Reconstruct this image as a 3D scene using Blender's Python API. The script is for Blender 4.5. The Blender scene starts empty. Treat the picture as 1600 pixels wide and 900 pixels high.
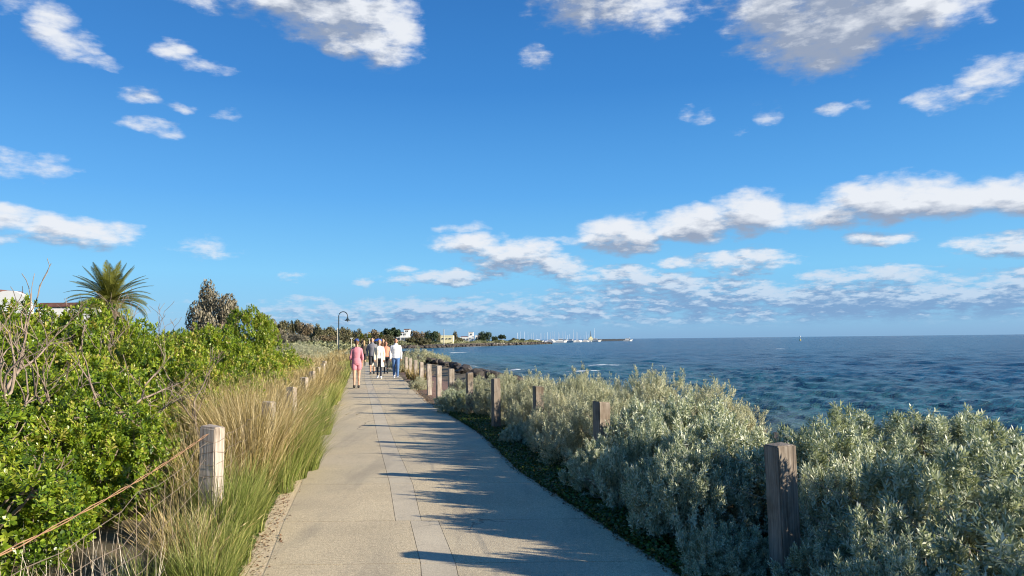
import bpy, bmesh, math, random
import numpy as np
from mathutils import Vector, Matrix, Euler
R = math.radians
rng = np.random.default_rng(7)
random.seed(7)
sc = bpy.context.scene
COL = sc.collection

# ------------------------------------------------------------------ camera
F = 1180.0                      # focal length in photo pixels (1600 wide)
PITCH, ROLL, CZ = R(3.93), R(0.63), 1.62
cf = Vector((0, math.cos(PITCH), math.sin(PITCH)))
r0 = Vector((1, 0, 0)); u0 = Vector((0, -math.sin(PITCH), math.cos(PITCH)))
cr = r0*math.cos(ROLL) - u0*math.sin(ROLL)
cu = u0*math.cos(ROLL) + r0*math.sin(ROLL)
cd = bpy.data.cameras.new("camera"); cam = bpy.data.objects.new("camera", cd); COL.objects.link(cam)
m = Matrix(((cr.x, cu.x, -cf.x, 0), (cr.y, cu.y, -cf.y, 0), (cr.z, cu.z, -cf.z, CZ), (0, 0, 0, 1)))
cam.matrix_world = m
cd.sensor_width = 36; cd.lens = F/1600*36; cd.clip_start = 0.05; cd.clip_end = 60000
sc.camera = cam
def ray(px, py):
    return (cf + cr*((px-800)/F) + cu*((450-py)/F)).normalized()
def at(px, py, d):              # the point seen at that pixel, d metres ahead
    r = ray(px, py); return Vector((0, 0, CZ)) + r*(d/r.y)

# ------------------------------------------------------------------ light
SUN_EL, SUN_AZ = R(18.8), R(109)  # azimuth clockwise from +Y
sd = Vector((math.sin(SUN_AZ)*math.cos(SUN_EL), math.cos(SUN_AZ)*math.cos(SUN_EL), math.sin(SUN_EL)))
sl = bpy.data.lights.new("sun", 'SUN'); sl.energy = 5.0; sl.angle = R(0.5); sl.color = (1.0, 0.90, 0.75)
so = bpy.data.objects.new("sun", sl); COL.objects.link(so); so.rotation_euler = sd.to_track_quat('Z', 'Y').to_euler()
sc.view_settings.view_transform = 'Standard'; sc.view_settings.look = 'None'
sc.view_settings.exposure = 1.05; sc.view_settings.gamma = 1
sc.cycles.filter_width = 1.1

# ------------------------------------------------------------------ node helpers
class NT:
    def __init__(s, nt): s.nt = nt; s.n = nt.nodes; s.l = nt.links
    def new(s, t, **kw):
        n = s.n.new(t)
        for k, v in kw.items(): setattr(n, k, v)
        return n
    def put(s, sock, v):
        if v is None: return
        if isinstance(v, bpy.types.NodeSocket): s.l.new(v, sock)
        else: sock.default_value = v
    def math(s, op, a, b=None, c=None, clamp=False):
        n = s.new('ShaderNodeMath', operation=op, use_clamp=clamp)
        for i, v in enumerate((a, b, c)): s.put(n.inputs[i], v)
        return n.outputs[0]
    def vec(s, op, a, b=None):
        n = s.new('ShaderNodeVectorMath', operation=op)
        s.put(n.inputs[0], a); s.put(n.inputs[1], b)
        return n.outputs['Value'] if op in ('LENGTH', 'DOT_PRODUCT', 'DISTANCE') else n.outputs[0]
    def mix(s, f, a, b, bt='MIX'):
        n = s.new('ShaderNodeMix', data_type='RGBA', blend_type=bt)
        s.put(n.inputs[0], f); s.put(n.inputs[6], a); s.put(n.inputs[7], b)
        return n.outputs[2]
    def noise(s, v, scale, detail=3, rough=.5, dist=0, out=0):
        n = s.new('ShaderNodeTexNoise'); s.put(n.inputs['Vector'], v)
        n.inputs['Scale'].default_value = scale; n.inputs['Detail'].default_value = detail
        n.inputs['Roughness'].default_value = rough; n.inputs['Distortion'].default_value = dist
        return n.outputs[out]
    def ramp(s, f, stops, interp='LINEAR'):
        n = s.new('ShaderNodeValToRGB'); s.put(n.inputs[0], f); e = n.color_ramp.elements
        n.color_ramp.interpolation = interp
        while len(e) > 1: e.remove(e[-1])
        for i, (p, c) in enumerate(stops):
            el = e[0] if i == 0 else e.new(p)
            el.position = p; el.color = (*c, 1) if len(c) == 3 else c
        return n.outputs[0]
    def sstep(s, x, a, b):
        n = s.new('ShaderNodeMapRange', interpolation_type='SMOOTHSTEP')
        s.put(n.inputs[0], x); n.inputs[1].default_value = a; n.inputs[2].default_value = b
        return n.outputs[0]
def c4(c): return (c[0], c[1], c[2], 1.0)

# ------------------------------------------------------------------ sky with clouds
def sph(px, py):
    r = ray(px, py); return math.atan2(r.x, r.y), math.asin(r.z)
CL = [(520,-60,140,76,0.95),(930,-60,140,70,0.9),(1320,-70,200,105,1),
  # px, py, rx, ry, weight
 (600,50,62,56,1),(530,30,100,46,1),(455,0,110,34,0.9),(545,82,39.1,16,0.7),
 (930,8,100,40,0.8),(1030,10,70,42,0.62),
 (1295,50,120,58,1.1),(1400,12,125,46,1.1),(1235,10,110,50,1),(1180,62,39.1,30.4,0.37),(1300,95,60,22,0.7),
 (80,38,34,24,0.66),(112,72,42.5,20.8,0.7),(150,96,28.9,9.6,0.62),(20,5,42.5,11.2,0.26),(310,5,34,12.8,0.37),
 (268,76,30.6,17.6,0.75),(320,104,40.8,11.2,0.55),(216,152,30.6,12,0.63),(235,200,37.4,11.2,0.63),(270,210,22.1,7.2,0.41),(287,168,20.4,8,0.41),(345,180,22.1,8,0.24),
 (38,262,60,15,0.37),(22,245,25.5,8,0.28),(95,245,17,8,0.19),
 (12,342,42,18,0.85),(108,358,84,22,1),(130,378,60,10,0.65),(-5,372,20,7,0.8),
 (840,90,27.2,19.2,0.37),(1078,182,28.9,10.4,0.33),(1201,183,20.4,16,0.33),(1300,172,17,9.6,0.37),(1160,208,17,8,0.28),(1345,162,17,8,0.24),
 (1545,118,40.8,27.2,0.66),(1460,155,35.7,16,0.41),(1590,105,25.5,19.2,0.41),(1510,140,34,9.6,0.57),
 (1175,335,66,38,1.1),(1085,350,76,32,1),(970,365,70,32,1),(1000,384,40,12,0.8),(890,375,34,8,0.37),
 (1400,312,110,34,1.1),(1540,312,120,30,1.1),(1290,335,66,26,0.95),(1610,315,60,22,1),
 (1370,376,54,12,0.85),(1575,381,56,18,0.95),
 (732,378,60,18,0.95),(722,355,46,9,0.47),(805,400,90,26,0.95),(700,432,100,14,0.9),(870,415,60,20,0.9),(625,415,26,8,0.47),
 (1060,411,42,11,0.8),(1155,408,84,18,0.85),(1170,423,50,10,0.7),(950,428,90,14,0.85),(1050,442,150,15,0.85),(1360,432,100,15,0.9),(1500,436,46,8,0.7),(1590,427,34,7,0.7),
 (458,431,28,8,0.47),(570,438,18,6,0.32),(320,387,52,12,0.29),(470,468,56,7,0.42),(600,480,60,10,0.32),
]
DECK = [(1330,466,560,32,.95),(760,490,430,26,.72),(1250,497,520,16,.62),(1030,456,190,18,.8),(1150,480,400,14,.8)]
W = bpy.data.worlds.new("World"); sc.world = W; W.use_nodes = True
w = NT(W.node_tree); w.n.clear()
g = bpy.data.node_groups.new("cloud_density", 'ShaderNodeTree')
g.interface.new_socket("P", in_out='INPUT', socket_type='NodeSocketVector')
g.interface.new_socket("D", in_out='OUTPUT', socket_type='NodeSocketFloat')
k = NT(g); gi = k.new('NodeGroupInput'); go = k.new('NodeGroupOutput')
P0 = gi.outputs[0]
# warp so that no cloud edge is an ellipse
stretch = k.vec('MULTIPLY', P0, (1.0, 1.9, 1.0))
wn = k.noise(stretch, 16, 3, .55, out=1)
wv = k.vec('MULTIPLY', k.vec('SUBTRACT', wn, (.5, .5, .5)), (.055, .026, 0))
Pw = k.vec('ADD', P0, wv)
acc = None
for lst in (CL, DECK):
    for (px, py, rx, ry, wt) in lst:
        a, e = sph(px, py)
        q = k.vec('SUBTRACT', Pw, (a, e, 0))
        q = k.vec('MULTIPLY', q, (F/rx*.92, F/ry*.92, 0))
        L = k.vec('DOT_PRODUCT', q, q)
        v = k.math('MULTIPLY_ADD', L, -wt*.8, wt*.8+.12)
        acc = v if acc is None else k.math('SMOOTH_MAX', acc, v, .08)
acc = k.math('MAXIMUM', acc, -.35)
n1 = k.noise(stretch, 22, 6, .56)
fine = k.noise(k.vec('MULTIPLY', P0, (1, 3.2, 1)), 48, 7, .62)
elv = k.new('ShaderNodeSeparateXYZ'); k.put(elv.inputs[0], P0)
low = k.sstep(elv.outputs[1], .16, .03)           # small scale clouds close to the horizon
nz = k.math('ADD', k.math('MULTIPLY', k.math('SUBTRACT', n1, .5), 1.5),
            k.math('MULTIPLY', k.math('SUBTRACT', fine, .5), k.math('MULTIPLY_ADD', low, 1.5, .55)))
dd = k.math('ADD', acc, nz)
k.l.new(dd, go.inputs[0])

tc = w.new('ShaderNodeTexCoord'); dirv = w.vec('NORMALIZE', tc.outputs['Generated'])
sp = w.new('ShaderNodeSeparateXYZ'); w.put(sp.inputs[0], dirv)
az = w.math('ARCTAN2', sp.outputs[0], sp.outputs[1]); el = w.math('ARCSINE', sp.outputs[2])
cb = w.new('ShaderNodeCombineXYZ'); w.put(cb.inputs[0], az); w.put(cb.inputs[1], el)
def dens(off):
    gn = w.new('ShaderNodeGroup'); gn.node_tree = g
    w.put(gn.inputs[0], w.vec('ADD', cb.outputs[0], off) if off else cb.outputs[0]); return gn.outputs[0]
d0 = dens(None); osc = w.math('MULTIPLY_ADD', el, 2.2, .16)
def scaled(v): n_ = w.new('ShaderNodeVectorMath', operation='SCALE'); n_.inputs[0].default_value = v; w.put(n_.inputs[3], osc); return n_.outputs[0]
d1 = dens(scaled((.012, .024, 0))); d2 = dens(scaled((.040, .065, 0)))
cover = w.sstep(d0, .08, .86)
lit = w.math('SUBTRACT', w.sstep(d0, .0, 1.2), w.sstep(d1, .0, 1.2))  # sunward brightness and shaded undersides of the clouds, put into their colour
lit = w.math('ADD', w.math('MULTIPLY', lit, 1.25), w.math('MULTIPLY', w.math('SUBTRACT', .5, w.sstep(d2, -.1, 1.15)), 1.0))
mott = w.noise(w.vec('MULTIPLY', cb.outputs[0], (1, 1.8, 1)), 17, 4, .5)
lit = w.math('ADD', w.math('ADD', lit, w.math('MULTIPLY_ADD', mott, 1.2, -.6)), .46, clamp=True)
horiz = w.sstep(el, .13, .035)
cwhite = w.mix(horiz, c4((.80, .83, .88)), c4((.62, .74, .88)))
cgrey = w.mix(horiz, c4((.30, .36, .48)), c4((.20, .34, .57)))
lit = w.math('SUBTRACT', lit, w.math('MULTIPLY', horiz, .2), clamp=True)
ccol = w.mix(lit, cgrey, cwhite)
sky = w.new('ShaderNodeTexSky', sky_type='NISHITA'); sky.sun_disc = False
sky.sun_elevation = SUN_EL; sky.sun_rotation = SUN_AZ; sky.air_density = 1.0; sky.dust_density = .3; sky.ozone_density = 2.5; sky.altitude = 0
SKY_STR = .10
hs = w.new('ShaderNodeHueSaturation'); hs.inputs['Saturation'].default_value = 1.1; hs.inputs['Value'].default_value = 1.0
w.put(hs.inputs['Color'], sky.outputs[0])
EXPO = 2**sc.view_settings.exposure
def srgb(r, g_, b): return tuple(((c/255+.055)/1.055)**2.4/(SKY_STR*EXPO) for c in (r, g_, b))
blue = w.ramp(w.math('DIVIDE', el, R(30)), [(.0, srgb(104, 166, 220)), (.055, srgb(110, 182, 234)), (.17, srgb(112, 194, 246)), (.36, srgb(80, 166, 238)), (.62, srgb(48, 132, 212)), (1, srgb(30, 102, 180))])
skyc = w.mix(.85, hs.outputs[0], blue)
ccs = w.vec('SCALE', ccol); ccs.node.inputs[3].default_value = 1.06/SKY_STR/2**sc.view_settings.exposure
fac = w.math('MULTIPLY', cover, w.math('MULTIPLY_ADD', horiz, -.12, .97))
fac = w.math('MULTIPLY', fac, w.sstep(el, .008, .03))
fin = w.mix(fac, skyc, ccs)
bg = w.new('ShaderNodeBackground'); w.put(bg.inputs[0], fin); bg.inputs[1].default_value = SKY_STR
wo = w.new('ShaderNodeOutputWorld'); w.l.new(bg.outputs[0], wo.inputs[0])
W.cycles.sampling_method = 'MANUAL'; W.cycles.sample_map_resolution = 512

# ------------------------------------------------------------------ materials
def mat(name):
    m = bpy.data.materials.new(name); m.use_nodes = True; t = NT(m.node_tree); t.n.clear()
    o = t.new('ShaderNodeOutputMaterial'); p = t.new('ShaderNodeBsdfPrincipled'); t.l.new(p.outputs[0], o.inputs[0])
    t.p = p; t.o = o; t.m = m
    return t
def simple(name, col, rough=.7, var=.25, scale=8, metal=0, bump=0, spec=.4):
    t = mat(name); oc = t.new('ShaderNodeTexCoord').outputs['Object']
    n = t.noise(oc, scale, 4, .6)
    a = tuple(x*(1-var) for x in col); b = tuple(min(1, x*(1+var)) for x in col)
    t.put(t.p.inputs['Base Color'], t.ramp(n, [(.3, a), (.7, b)]))
    t.p.inputs['Roughness'].default_value = rough; t.p.inputs['Metallic'].default_value = metal
    t.p.inputs['Specular IOR Level'].default_value = spec
    if bump:
        bn = t.new('ShaderNodeBump'); bn.inputs['Strength'].default_value = bump; bn.inputs['Distance'].default_value = .01
        t.put(bn.inputs['Height'], t.noise(oc, scale*4, 4, .6)); t.l.new(bn.outputs[0], t.p.inputs['Normal'])
    return t.m
def leafy(name, stops, rough=.5, trans=.3, tcol=None, spec=.35):
    t = mat(name)
    at_ = t.new('ShaderNodeAttribute'); at_.attribute_name = 'v'
    oi = t.new('ShaderNodeObjectInfo')
    v = t.math('ADD', at_.outputs['Fac'], t.math('MULTIPLY_ADD', oi.outputs['Random'], .2, -.1), clamp=True)
    col = t.ramp(v, stops)
    t.put(t.p.inputs['Base Color'], col); t.p.inputs['Roughness'].default_value = rough
    t.p.inputs['Specular IOR Level'].default_value = spec
    tr = t.new('ShaderNodeBsdfTranslucent'); t.put(tr.inputs[0], t.mix(1.0, col, c4(tcol or (1.1, 1.15, .6)), 'MULTIPLY'))
    mx = t.new('ShaderNodeMixShader'); mx.inputs[0].default_value = trans
    t.l.new(t.p.outputs[0], mx.inputs[1]); t.l.new(tr.outputs[0], mx.inputs[2]); t.l.new(mx.outputs[0], t.o.inputs[0])
    return t.m
M = {}
M['green'] = leafy('glossy_green_leaves', [(0, (.03, .065, .010)), (.33, (.07, .135, .010)), (.65, (.20, .29, .018)), (.9, (.35, .42, .045)), (1, (.48, .40, .12))], .36, .35, (1.3, 1.1, .4), spec=.5)
M['silver'] = leafy('silver_leaves', [(0, (.10, .13, .075)), (.38, (.27, .315, .205)), (.72, (.50, .53, .385)), (1, (.72, .72, .58))], .45, .25, (1.1, 1.1, .6))
M['paler'] = leafy('pale_silver_leaves', [(0, (.18, .18, .10)), (.4, (.38, .39, .24)), (.75, (.56, .56, .38)), (1, (.62, .54, .36))], .6, .2, (1, 1, .7))
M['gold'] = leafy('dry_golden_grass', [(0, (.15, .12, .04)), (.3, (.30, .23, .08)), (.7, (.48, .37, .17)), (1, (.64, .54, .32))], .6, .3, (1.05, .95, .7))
M['ggrass'] = leafy('green_tussock_blades', [(0, (.08, .10, .02)), (.35, (.16, .21, .04)), (.7, (.30, .33, .09)), (1, (.50, .44, .18))], .55, .3)
M['straw'] = leafy('bleached_stems', [(0, (.22, .15, .09)), (.5, (.48, .38, .25)), (1, (.72, .64, .50))], .7, .1, (1, 1, 1))
M['brownleaf'] = leafy('grey_brown_leaves', [(0, (.07, .06, .04)), (.5, (.17, .15, .10)), (1, (.30, .27, .20))], .7, .15)
M['olive'] = leafy('olive_tree_leaves', [(0, (.035, .04, .018)), (.5, (.11, .105, .05)), (1, (.21, .18, .09))], .7, .15)
M['rusty'] = leafy('rust_tinted_leaves', [(0, (.07, .055, .035)), (.5, (.17, .13, .075)), (1, (.28, .22, .13))], .7, .15)
M['pine'] = leafy('dark_pine_leaves', [(0, (.012, .025, .012)), (.5, (.03, .055, .022)), (1, (.07, .09, .035))], .7, .1)
M['palm'] = leafy('palm_leaflets', [(0, (.07, .08, .015)), (.5, (.17, .18, .035)), (1, (.33, .30, .08))], .45, .25)
M['deadpalm'] = leafy('dead_palm_leaflets', [(0, (.10, .075, .05)), (.5, (.21, .16, .11)), (1, (.32, .26, .19))], .8, .1)
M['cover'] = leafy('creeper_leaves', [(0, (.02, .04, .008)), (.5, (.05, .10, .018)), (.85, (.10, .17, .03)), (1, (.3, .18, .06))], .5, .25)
M['litter'] = leafy('dry_litter', [(0, (.08, .045, .025)), (.5, (.22, .12, .06)), (1, (.42, .30, .17))], .8, .05, (1, 1, 1))
M['scrub'] = leafy('coastal_scrub_leaves', [(0, (.08, .09, .04)), (.5, (.19, .20, .10)), (1, (.33, .33, .20))], .7, .15)
M['bark'] = simple('grey_bark', (.22, .17, .13), .9, .45, 9, bump=.3)
M['twig'] = simple('pale_dead_twigs', (.34, .27, .20), .85, .4, 6, bump=.3)
M['rock'] = simple('basalt', (.055, .046, .04), .85, .75, 3.5, bump=1.0)
M['rust'] = simple('rusty_wire', (.30, .17, .09), .8, .35, 12)
M['wire'] = simple('dull_fence_wire', (.22, .17, .12), .6, .3, 20, metal=.3)
M['white'] = simple('white_render', (.78, .77, .72), .7, .05, 2)
M['cream'] = simple('cream_render', (.72, .66, .40), .7, .06, 2)
M['roofred'] = simple('red_brown_roof', (.13, .06, .045), .8, .3, 3)
M['glassdark'] = simple('dark_window_glass', (.03, .04, .05), .15, .2, 2, spec=.6)
M['hull'] = simple('white_hull', (.6, .6, .58), .35, .04, 1)
M['mast'] = simple('pale_alloy', (.62, .64, .66), .4, .05, 2, metal=.3)
M['lamp'] = simple('dark_green_lamp_paint', (.02, .035, .04), .45, .2, 4)
M['pole'] = simple('pale_pole', (.5, .46, .38), .7, .15, 3)
M['darkwood'] = simple('dark_wet_timber', (.06, .05, .045), .8, .3, 3)
M['yellow'] = simple('yellow_paint', (.6, .45, .08), .5, .1, 3)
M['bluecloth'] = simple('blue_canvas', (.03, .10, .42), .8, .1, 3)
M['dark_stone'] = simple('dark_wet_stone', (.012, .016, .022), .8, .4, .3)
M['black'] = simple('black_paint', (.02, .02, .02), .6, .2, 3)

def wood_mat(tint=(1, 1, 1)):
    t = mat('weathered_grey_timber'); oc = t.new('ShaderNodeTexCoord').outputs['Object']
    oi = t.new('ShaderNodeObjectInfo')
    v = t.vec('ADD', oc, None); t.put(v.node.inputs[1], t.vec('SCALE', (1, 1, 1)));
    sc_ = v.node.inputs[1].links[0].from_node; t.put(sc_.inputs[3], t.math('MULTIPLY', oi.outputs['Random'], 40.0))
    gr = t.vec('MULTIPLY', v, (34, 34, 1.6))
    n = t.noise(gr, 2.2, 5, .65, .6); n2 = t.noise(v, 5, 4, .6)
    col = t.ramp(n, [(.25, (.13, .095, .07)), (.45, (.30, .25, .20)), (.62, (.44, .39, .33)), (.8, (.56, .51, .44))])
    col = t.mix(t.sstep(n2, .4, .75), col, t.mix(1, col, c4((.62, .56, .48)), 'MULTIPLY'))
    # drying cracks along the grain
    cr_ = t.noise(t.vec('MULTIPLY', v, (60, 60, .9)), 1.1, 2, .5)
    crack = t.sstep(cr_, .67, .72)
    col = t.mix(crack, col, c4((.05, .035, .025)))
    col = t.mix(1.0, col, c4(tint), 'MULTIPLY')
    t.put(t.p.inputs['Base Color'], col); t.p.inputs['Roughness'].default_value = .85
    bn = t.new('ShaderNodeBump'); bn.inputs['Strength'].default_value = .6; bn.inputs['Distance'].default_value = .004
    t.put(bn.inputs['Height'], t.math('SUBTRACT', n, crack)); t.l.new(bn.outputs[0], t.p.inputs['Normal'])
    return t.m
M['wood'] = wood_mat(); M['brown_wood'] = wood_mat((.62, .59, .55))

def concrete(name, base, speck=1.0):
    t = mat(name); gp = t.new('ShaderNodeNewGeometry').outputs['Position']
    a = t.noise(gp, 150, 3, .75); b = t.noise(gp, 1.1, 5, .6); c = t.noise(gp, 9, 5, .65); vor = t.new('ShaderNodeTexVoronoi')
    t.put(vor.inputs['Vector'], gp); vor.inputs['Scale'].default_value = 85
    f = tuple(base)
    col = t.ramp(b, [(.3, tuple(x*.86 for x in f)), (.7, tuple(x*1.1 for x in f))])
    col = t.mix(.55*speck, col, t.ramp(a, [(.36, (.16, .13, .09)), (.5, (.50, .45, .35)), (.64, (.95, .88, .74))]), 'OVERLAY')
    sp_ = t.math('MULTIPLY', t.sstep(vor.outputs['Distance'], .26, .12), .55*speck)
    hs_ = t.new('ShaderNodeSeparateColor'); t.put(hs_.inputs[0], vor.outputs['Color'])
    stone = t.ramp(hs_.outputs[0], [(.0, (.14, .10, .07)), (.35, (.30, .25, .18)), (.7, (.55, .5, .4)), (1, (.66, .6, .5))])
    col = t.mix(sp_, col, stone)
    col = t.mix(t.math('MULTIPLY', t.sstep(c, .5, .75), .30), col, c4(tuple(x*.6 for x in f)))
    sep_ = t.new('ShaderNodeTexVoronoi', feature='DISTANCE_TO_EDGE'); wob_ = t.noise(gp, 2.5, 4, .6, out=1)
    t.put(sep_.inputs['Vector'], t.vec('ADD', gp, t.vec('MULTIPLY', wob_, (.5, .5, 0)))); sep_.inputs['Scale'].default_value = .42
    cm = t.math('MULTIPLY', t.sstep(sep_.outputs['Distance'], .006, .002), t.sstep(t.noise(gp, .55, 2, .5), .52, .60))
    col = t.mix(t.math('MULTIPLY', cm, .75), col, c4((.09, .07, .05)))
    g3 = t.noise(gp, 38, 4, .8); col = t.mix(.42*speck, col, t.ramp(g3, [(.38, (.30, .28, .24)), (.62, (.74, .72, .68))]), 'OVERLAY')
    bigp = t.noise(t.vec('MULTIPLY', gp, (.5, .28, 1)), 1.0, 3, .5)
    col = t.mix(t.math('MULTIPLY', t.sstep(bigp, .45, .6), .34), col, c4((.30, .27, .21)))
    # long faint wear stains along the walking line
    st = t.noise(t.vec('MULTIPLY', gp, (2.4, .35, 1)), 1.0, 4, .6)
    col = t.mix(t.math('MULTIPLY', t.sstep(st, .50, .68), .34), col, c4((.20, .175, .135)))
    t.put(t.p.inputs['Base Color'], col); t.p.inputs['Roughness'].default_value = .88
    bn = t.new('ShaderNodeBump'); bn.inputs['Strength'].default_value = .55*speck; bn.inputs['Distance'].default_value = .003
    t.put(bn.inputs['Height'], t.math('ADD', a, t.math('MULTIPLY', vor.outputs['Distance'], -.8))); t.l.new(bn.outputs[0], t.p.inputs['Normal'])
    return t.m
M['conc'] = concrete('exposed_aggregate_concrete', (.50, .435, .315))
M['strip'] = concrete('smooth_concrete_strip', (.495, .435, .325), .5)

def ground_mat():
    t = mat('coastal_ground'); gp = t.new('ShaderNodeNewGeometry').outputs['Position']
    at_ = t.new('ShaderNodeAttribute'); at_.attribute_name = 'zone'
    z = t.new('ShaderNodeSeparateColor'); t.put(z.inputs[0], at_.outputs['Color'])
    n = t.noise(gp, 3, 6, .65); nf = t.noise(gp, 45, 5, .7)
    soil = t.ramp(n, [(.3, (.06, .05, .025)), (.5, (.13, .10, .055)), (.7, (.20, .16, .09))])
    sand = t.ramp(nf, [(.3, (.42, .32, .19)), (.55, (.62, .50, .32)), (.75, (.74, .63, .44))])
    red = t.ramp(nf, [(.3, (.10, .05, .03)), (.55, (.27, .15, .10)), (.75, (.42, .30, .22))])
    wet = t.ramp(n, [(.3, (.03, .027, .024)), (.7, (.08, .07, .055))])
    def m(f): return t.sstep(t.math('ADD', f, t.math('MULTIPLY_ADD', n, .6, -.3)), .35, .65)
    col = t.mix(m(z.outputs[0]), soil, sand)
    col = t.mix(m(z.outputs[1]), col, red)
    col = t.mix(m(z.outputs[2]), col, wet)
    t.put(t.p.inputs['Base Color'], col); t.p.inputs['Roughness'].default_value = .95
    bn = t.new('ShaderNodeBump'); bn.inputs['Strength'].default_value = .8; bn.inputs['Distance'].default_value = .02
    t.put(bn.inputs['Height'], nf); t.l.new(bn.outputs[0], t.p.inputs['Normal'])
    return t.m
M['ground'] = ground_mat()

def sea_mat():
    t = mat('sea_water'); gp = t.new('ShaderNodeNewGeometry').outputs['Position']
    at_ = t.new('ShaderNodeAttribute'); at_.attribute_name = 'shore'     # 1 over shallow bottom, 0 over deep
    sh = at_.outputs['Fac']
    patch = t.noise(t.vec('MULTIPLY', gp, (.035, .06, 1)), 1.0, 4, .6)
    shal = t.mix(t.sstep(patch, .38, .62), c4((.023, .096, .118)), c4((.014, .076, .110)))
    shal = t.mix(t.sstep(sh, .75, .99), shal, c4((.07, .085, .06)))
    deep = t.mix(t.sstep(patch, .4, .65), c4((.006, .066, .130)), c4((.004, .052, .112)))
    col = t.mix(t.sstep(t.math('MULTIPLY_ADD', patch, .5, t.math('SUBTRACT', sh, .25)), .3, .75), deep, shal)
    # whitecaps
    f1 = t.noise(t.vec('MULTIPLY', gp, (.05, .09, 1)), 1.0, 2, .5)
    f2 = t.noise(t.vec('MULTIPLY', gp, (.45, 1.3, 1)), 1.0, 5, .7)
    foam = t.math('MULTIPLY', t.sstep(f2, .73, .78), t.sstep(f1, .58, .68))
    for (px, py, rx, ry) in [(718, 571, 2.6, 1.6), (735, 541.6, 9, 7), (716, 551, 2.4, 4.0), (980, 570, 5, 1.5), (818, 577, 2, .8), (912, 580, 2.0, .9), (1323, 611, .5, .25), (1222, 545, 1.5, 4)]:
        r = ray(px, py); s_ = (CZ+1.5)/-r.z; c = Vector((0, 0, CZ)) + r*s_
        q = t.vec('MULTIPLY', t.vec('SUBTRACT', gp, (c.x, c.y, 0)), (1/rx, 1/ry, 0))
        L = t.math('ADD', t.math('SUBTRACT', 1.0, t.vec('LENGTH', q)), t.math('MULTIPLY_ADD', f2, 2.2, -1.1))
        foam = t.math('MAXIMUM', foam, t.sstep(L, .1, .4))
    foam = t.math('MULTIPLY', foam, .8)
    t.put(t.p.inputs['Base Color'], t.mix(foam, col, c4((.8, .83, .84))))
    t.put(t.p.inputs['Roughness'], t.math('MULTIPLY_ADD', foam, .5, .2)); t.p.inputs['IOR'].default_value = 1.33
    t.p.inputs['Specular IOR Level'].default_value = .16
    rot = t.new('ShaderNodeVectorRotate'); rot.inputs['Angle'].default_value = R(-18); t.put(rot.inputs['Vector'], gp)
    b1 = t.noise(t.vec('MULTIPLY', rot.outputs[0], (.55, 1.3, 1)), 1.4, 6, .62, .6)
    b2 = t.noise(t.vec('MULTIPLY', rot.outputs[0], (.16, .5, 1)), .9, 5, .6, .5)
    b3 = t.noise(t.vec('MULTIPLY', rot.outputs[0], (.02, .06, 1)), .8, 6, .65, .3)
    hgt = t.math('ADD', t.math('MULTIPLY', b1, .34), t.math('ADD', t.math('MULTIPLY', b2, 1.0), t.math('MULTIPLY', b3, 1.2)))
    bn = t.new('ShaderNodeBump'); bn.inputs['Strength'].default_value = 1.0; bn.inputs['Distance'].default_value = 1.0
    t.put(bn.inputs['Height'], hgt); t.l.new(bn.outputs[0], t.p.inputs['Normal'])
    return t.m
M['sea'] = sea_mat()

# ------------------------------------------------------------------ object helpers
def link(o, parent=None):
    COL.objects.link(o)
    if parent: o.parent = parent
    return o
def np_mesh(name, V, Fs, mats, attr=None, smooth=False, midx=None):
    """V (n,3); Fs list of int arrays (m,k)"""
    me = bpy.data.meshes.new(name)
    V = np.asarray(V, dtype=np.float32)
    if not isinstance(Fs, list): Fs = [Fs]
    Fs = [np.asarray(f, dtype=np.int32) for f in Fs if len(f)]
    me.vertices.add(len(V)); me.vertices.foreach_set('co', V.ravel())
    loops = np.concatenate([f.ravel() for f in Fs]); tot = np.concatenate([np.full(len(f), f.shape[1], np.int32) for f in Fs])
    start = np.concatenate([[0], np.cumsum(tot)[:-1]]).astype(np.int32)
    me.loops.add(len(loops)); me.loops.foreach_set('vertex_index', loops)
    me.polygons.add(len(tot)); me.polygons.foreach_set('loop_start', start); me.polygons.foreach_set('loop_total', tot)
    if midx is not None: me.polygons.foreach_set('material_index', np.asarray(midx, np.int32))
    if smooth: me.polygons.foreach_set('use_smooth', np.ones(len(tot), bool))
    for m_ in (mats if isinstance(mats, (list, tuple)) else [mats]): me.materials.append(m_)
    me.update(calc_edges=True); me.validate()
    if attr is not None:
        for an, av in attr.items():
            if av.ndim == 1:
                a = me.attributes.new(an, 'FLOAT', 'POINT'); a.data.foreach_set('value', av.astype(np.float32))
            else:
                a = me.attributes.new(an, 'FLOAT_COLOR', 'POINT'); a.data.foreach_set('color', av.astype(np.float32).ravel())
    return me
def part(name, me, parent, label=None):
    o = bpy.data.objects.new(name, me); link(o, parent)
    if label: o['label'] = label
    return o
def thing(name, label, cat, loc=(0, 0, 0), rz=0, group=None, me=None):
    o = bpy.data.objects.new(name, me); link(o); o.location = loc; o.rotation_euler = (0, 0, rz)
    o['label'] = label; o['category'] = cat
    if group: o['group'] = group
    return o
def struct(name, me, kind='structure', label=None):
    o = bpy.data.objects.new(name, me); link(o); o['kind'] = kind
    if label: o['label'] = label
    return o
def copy_tree(o, parent=None):
    c = o.copy(); COL.objects.link(c); c.parent = parent
    for ch in o.children: copy_tree(ch, c)
    return c
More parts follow.
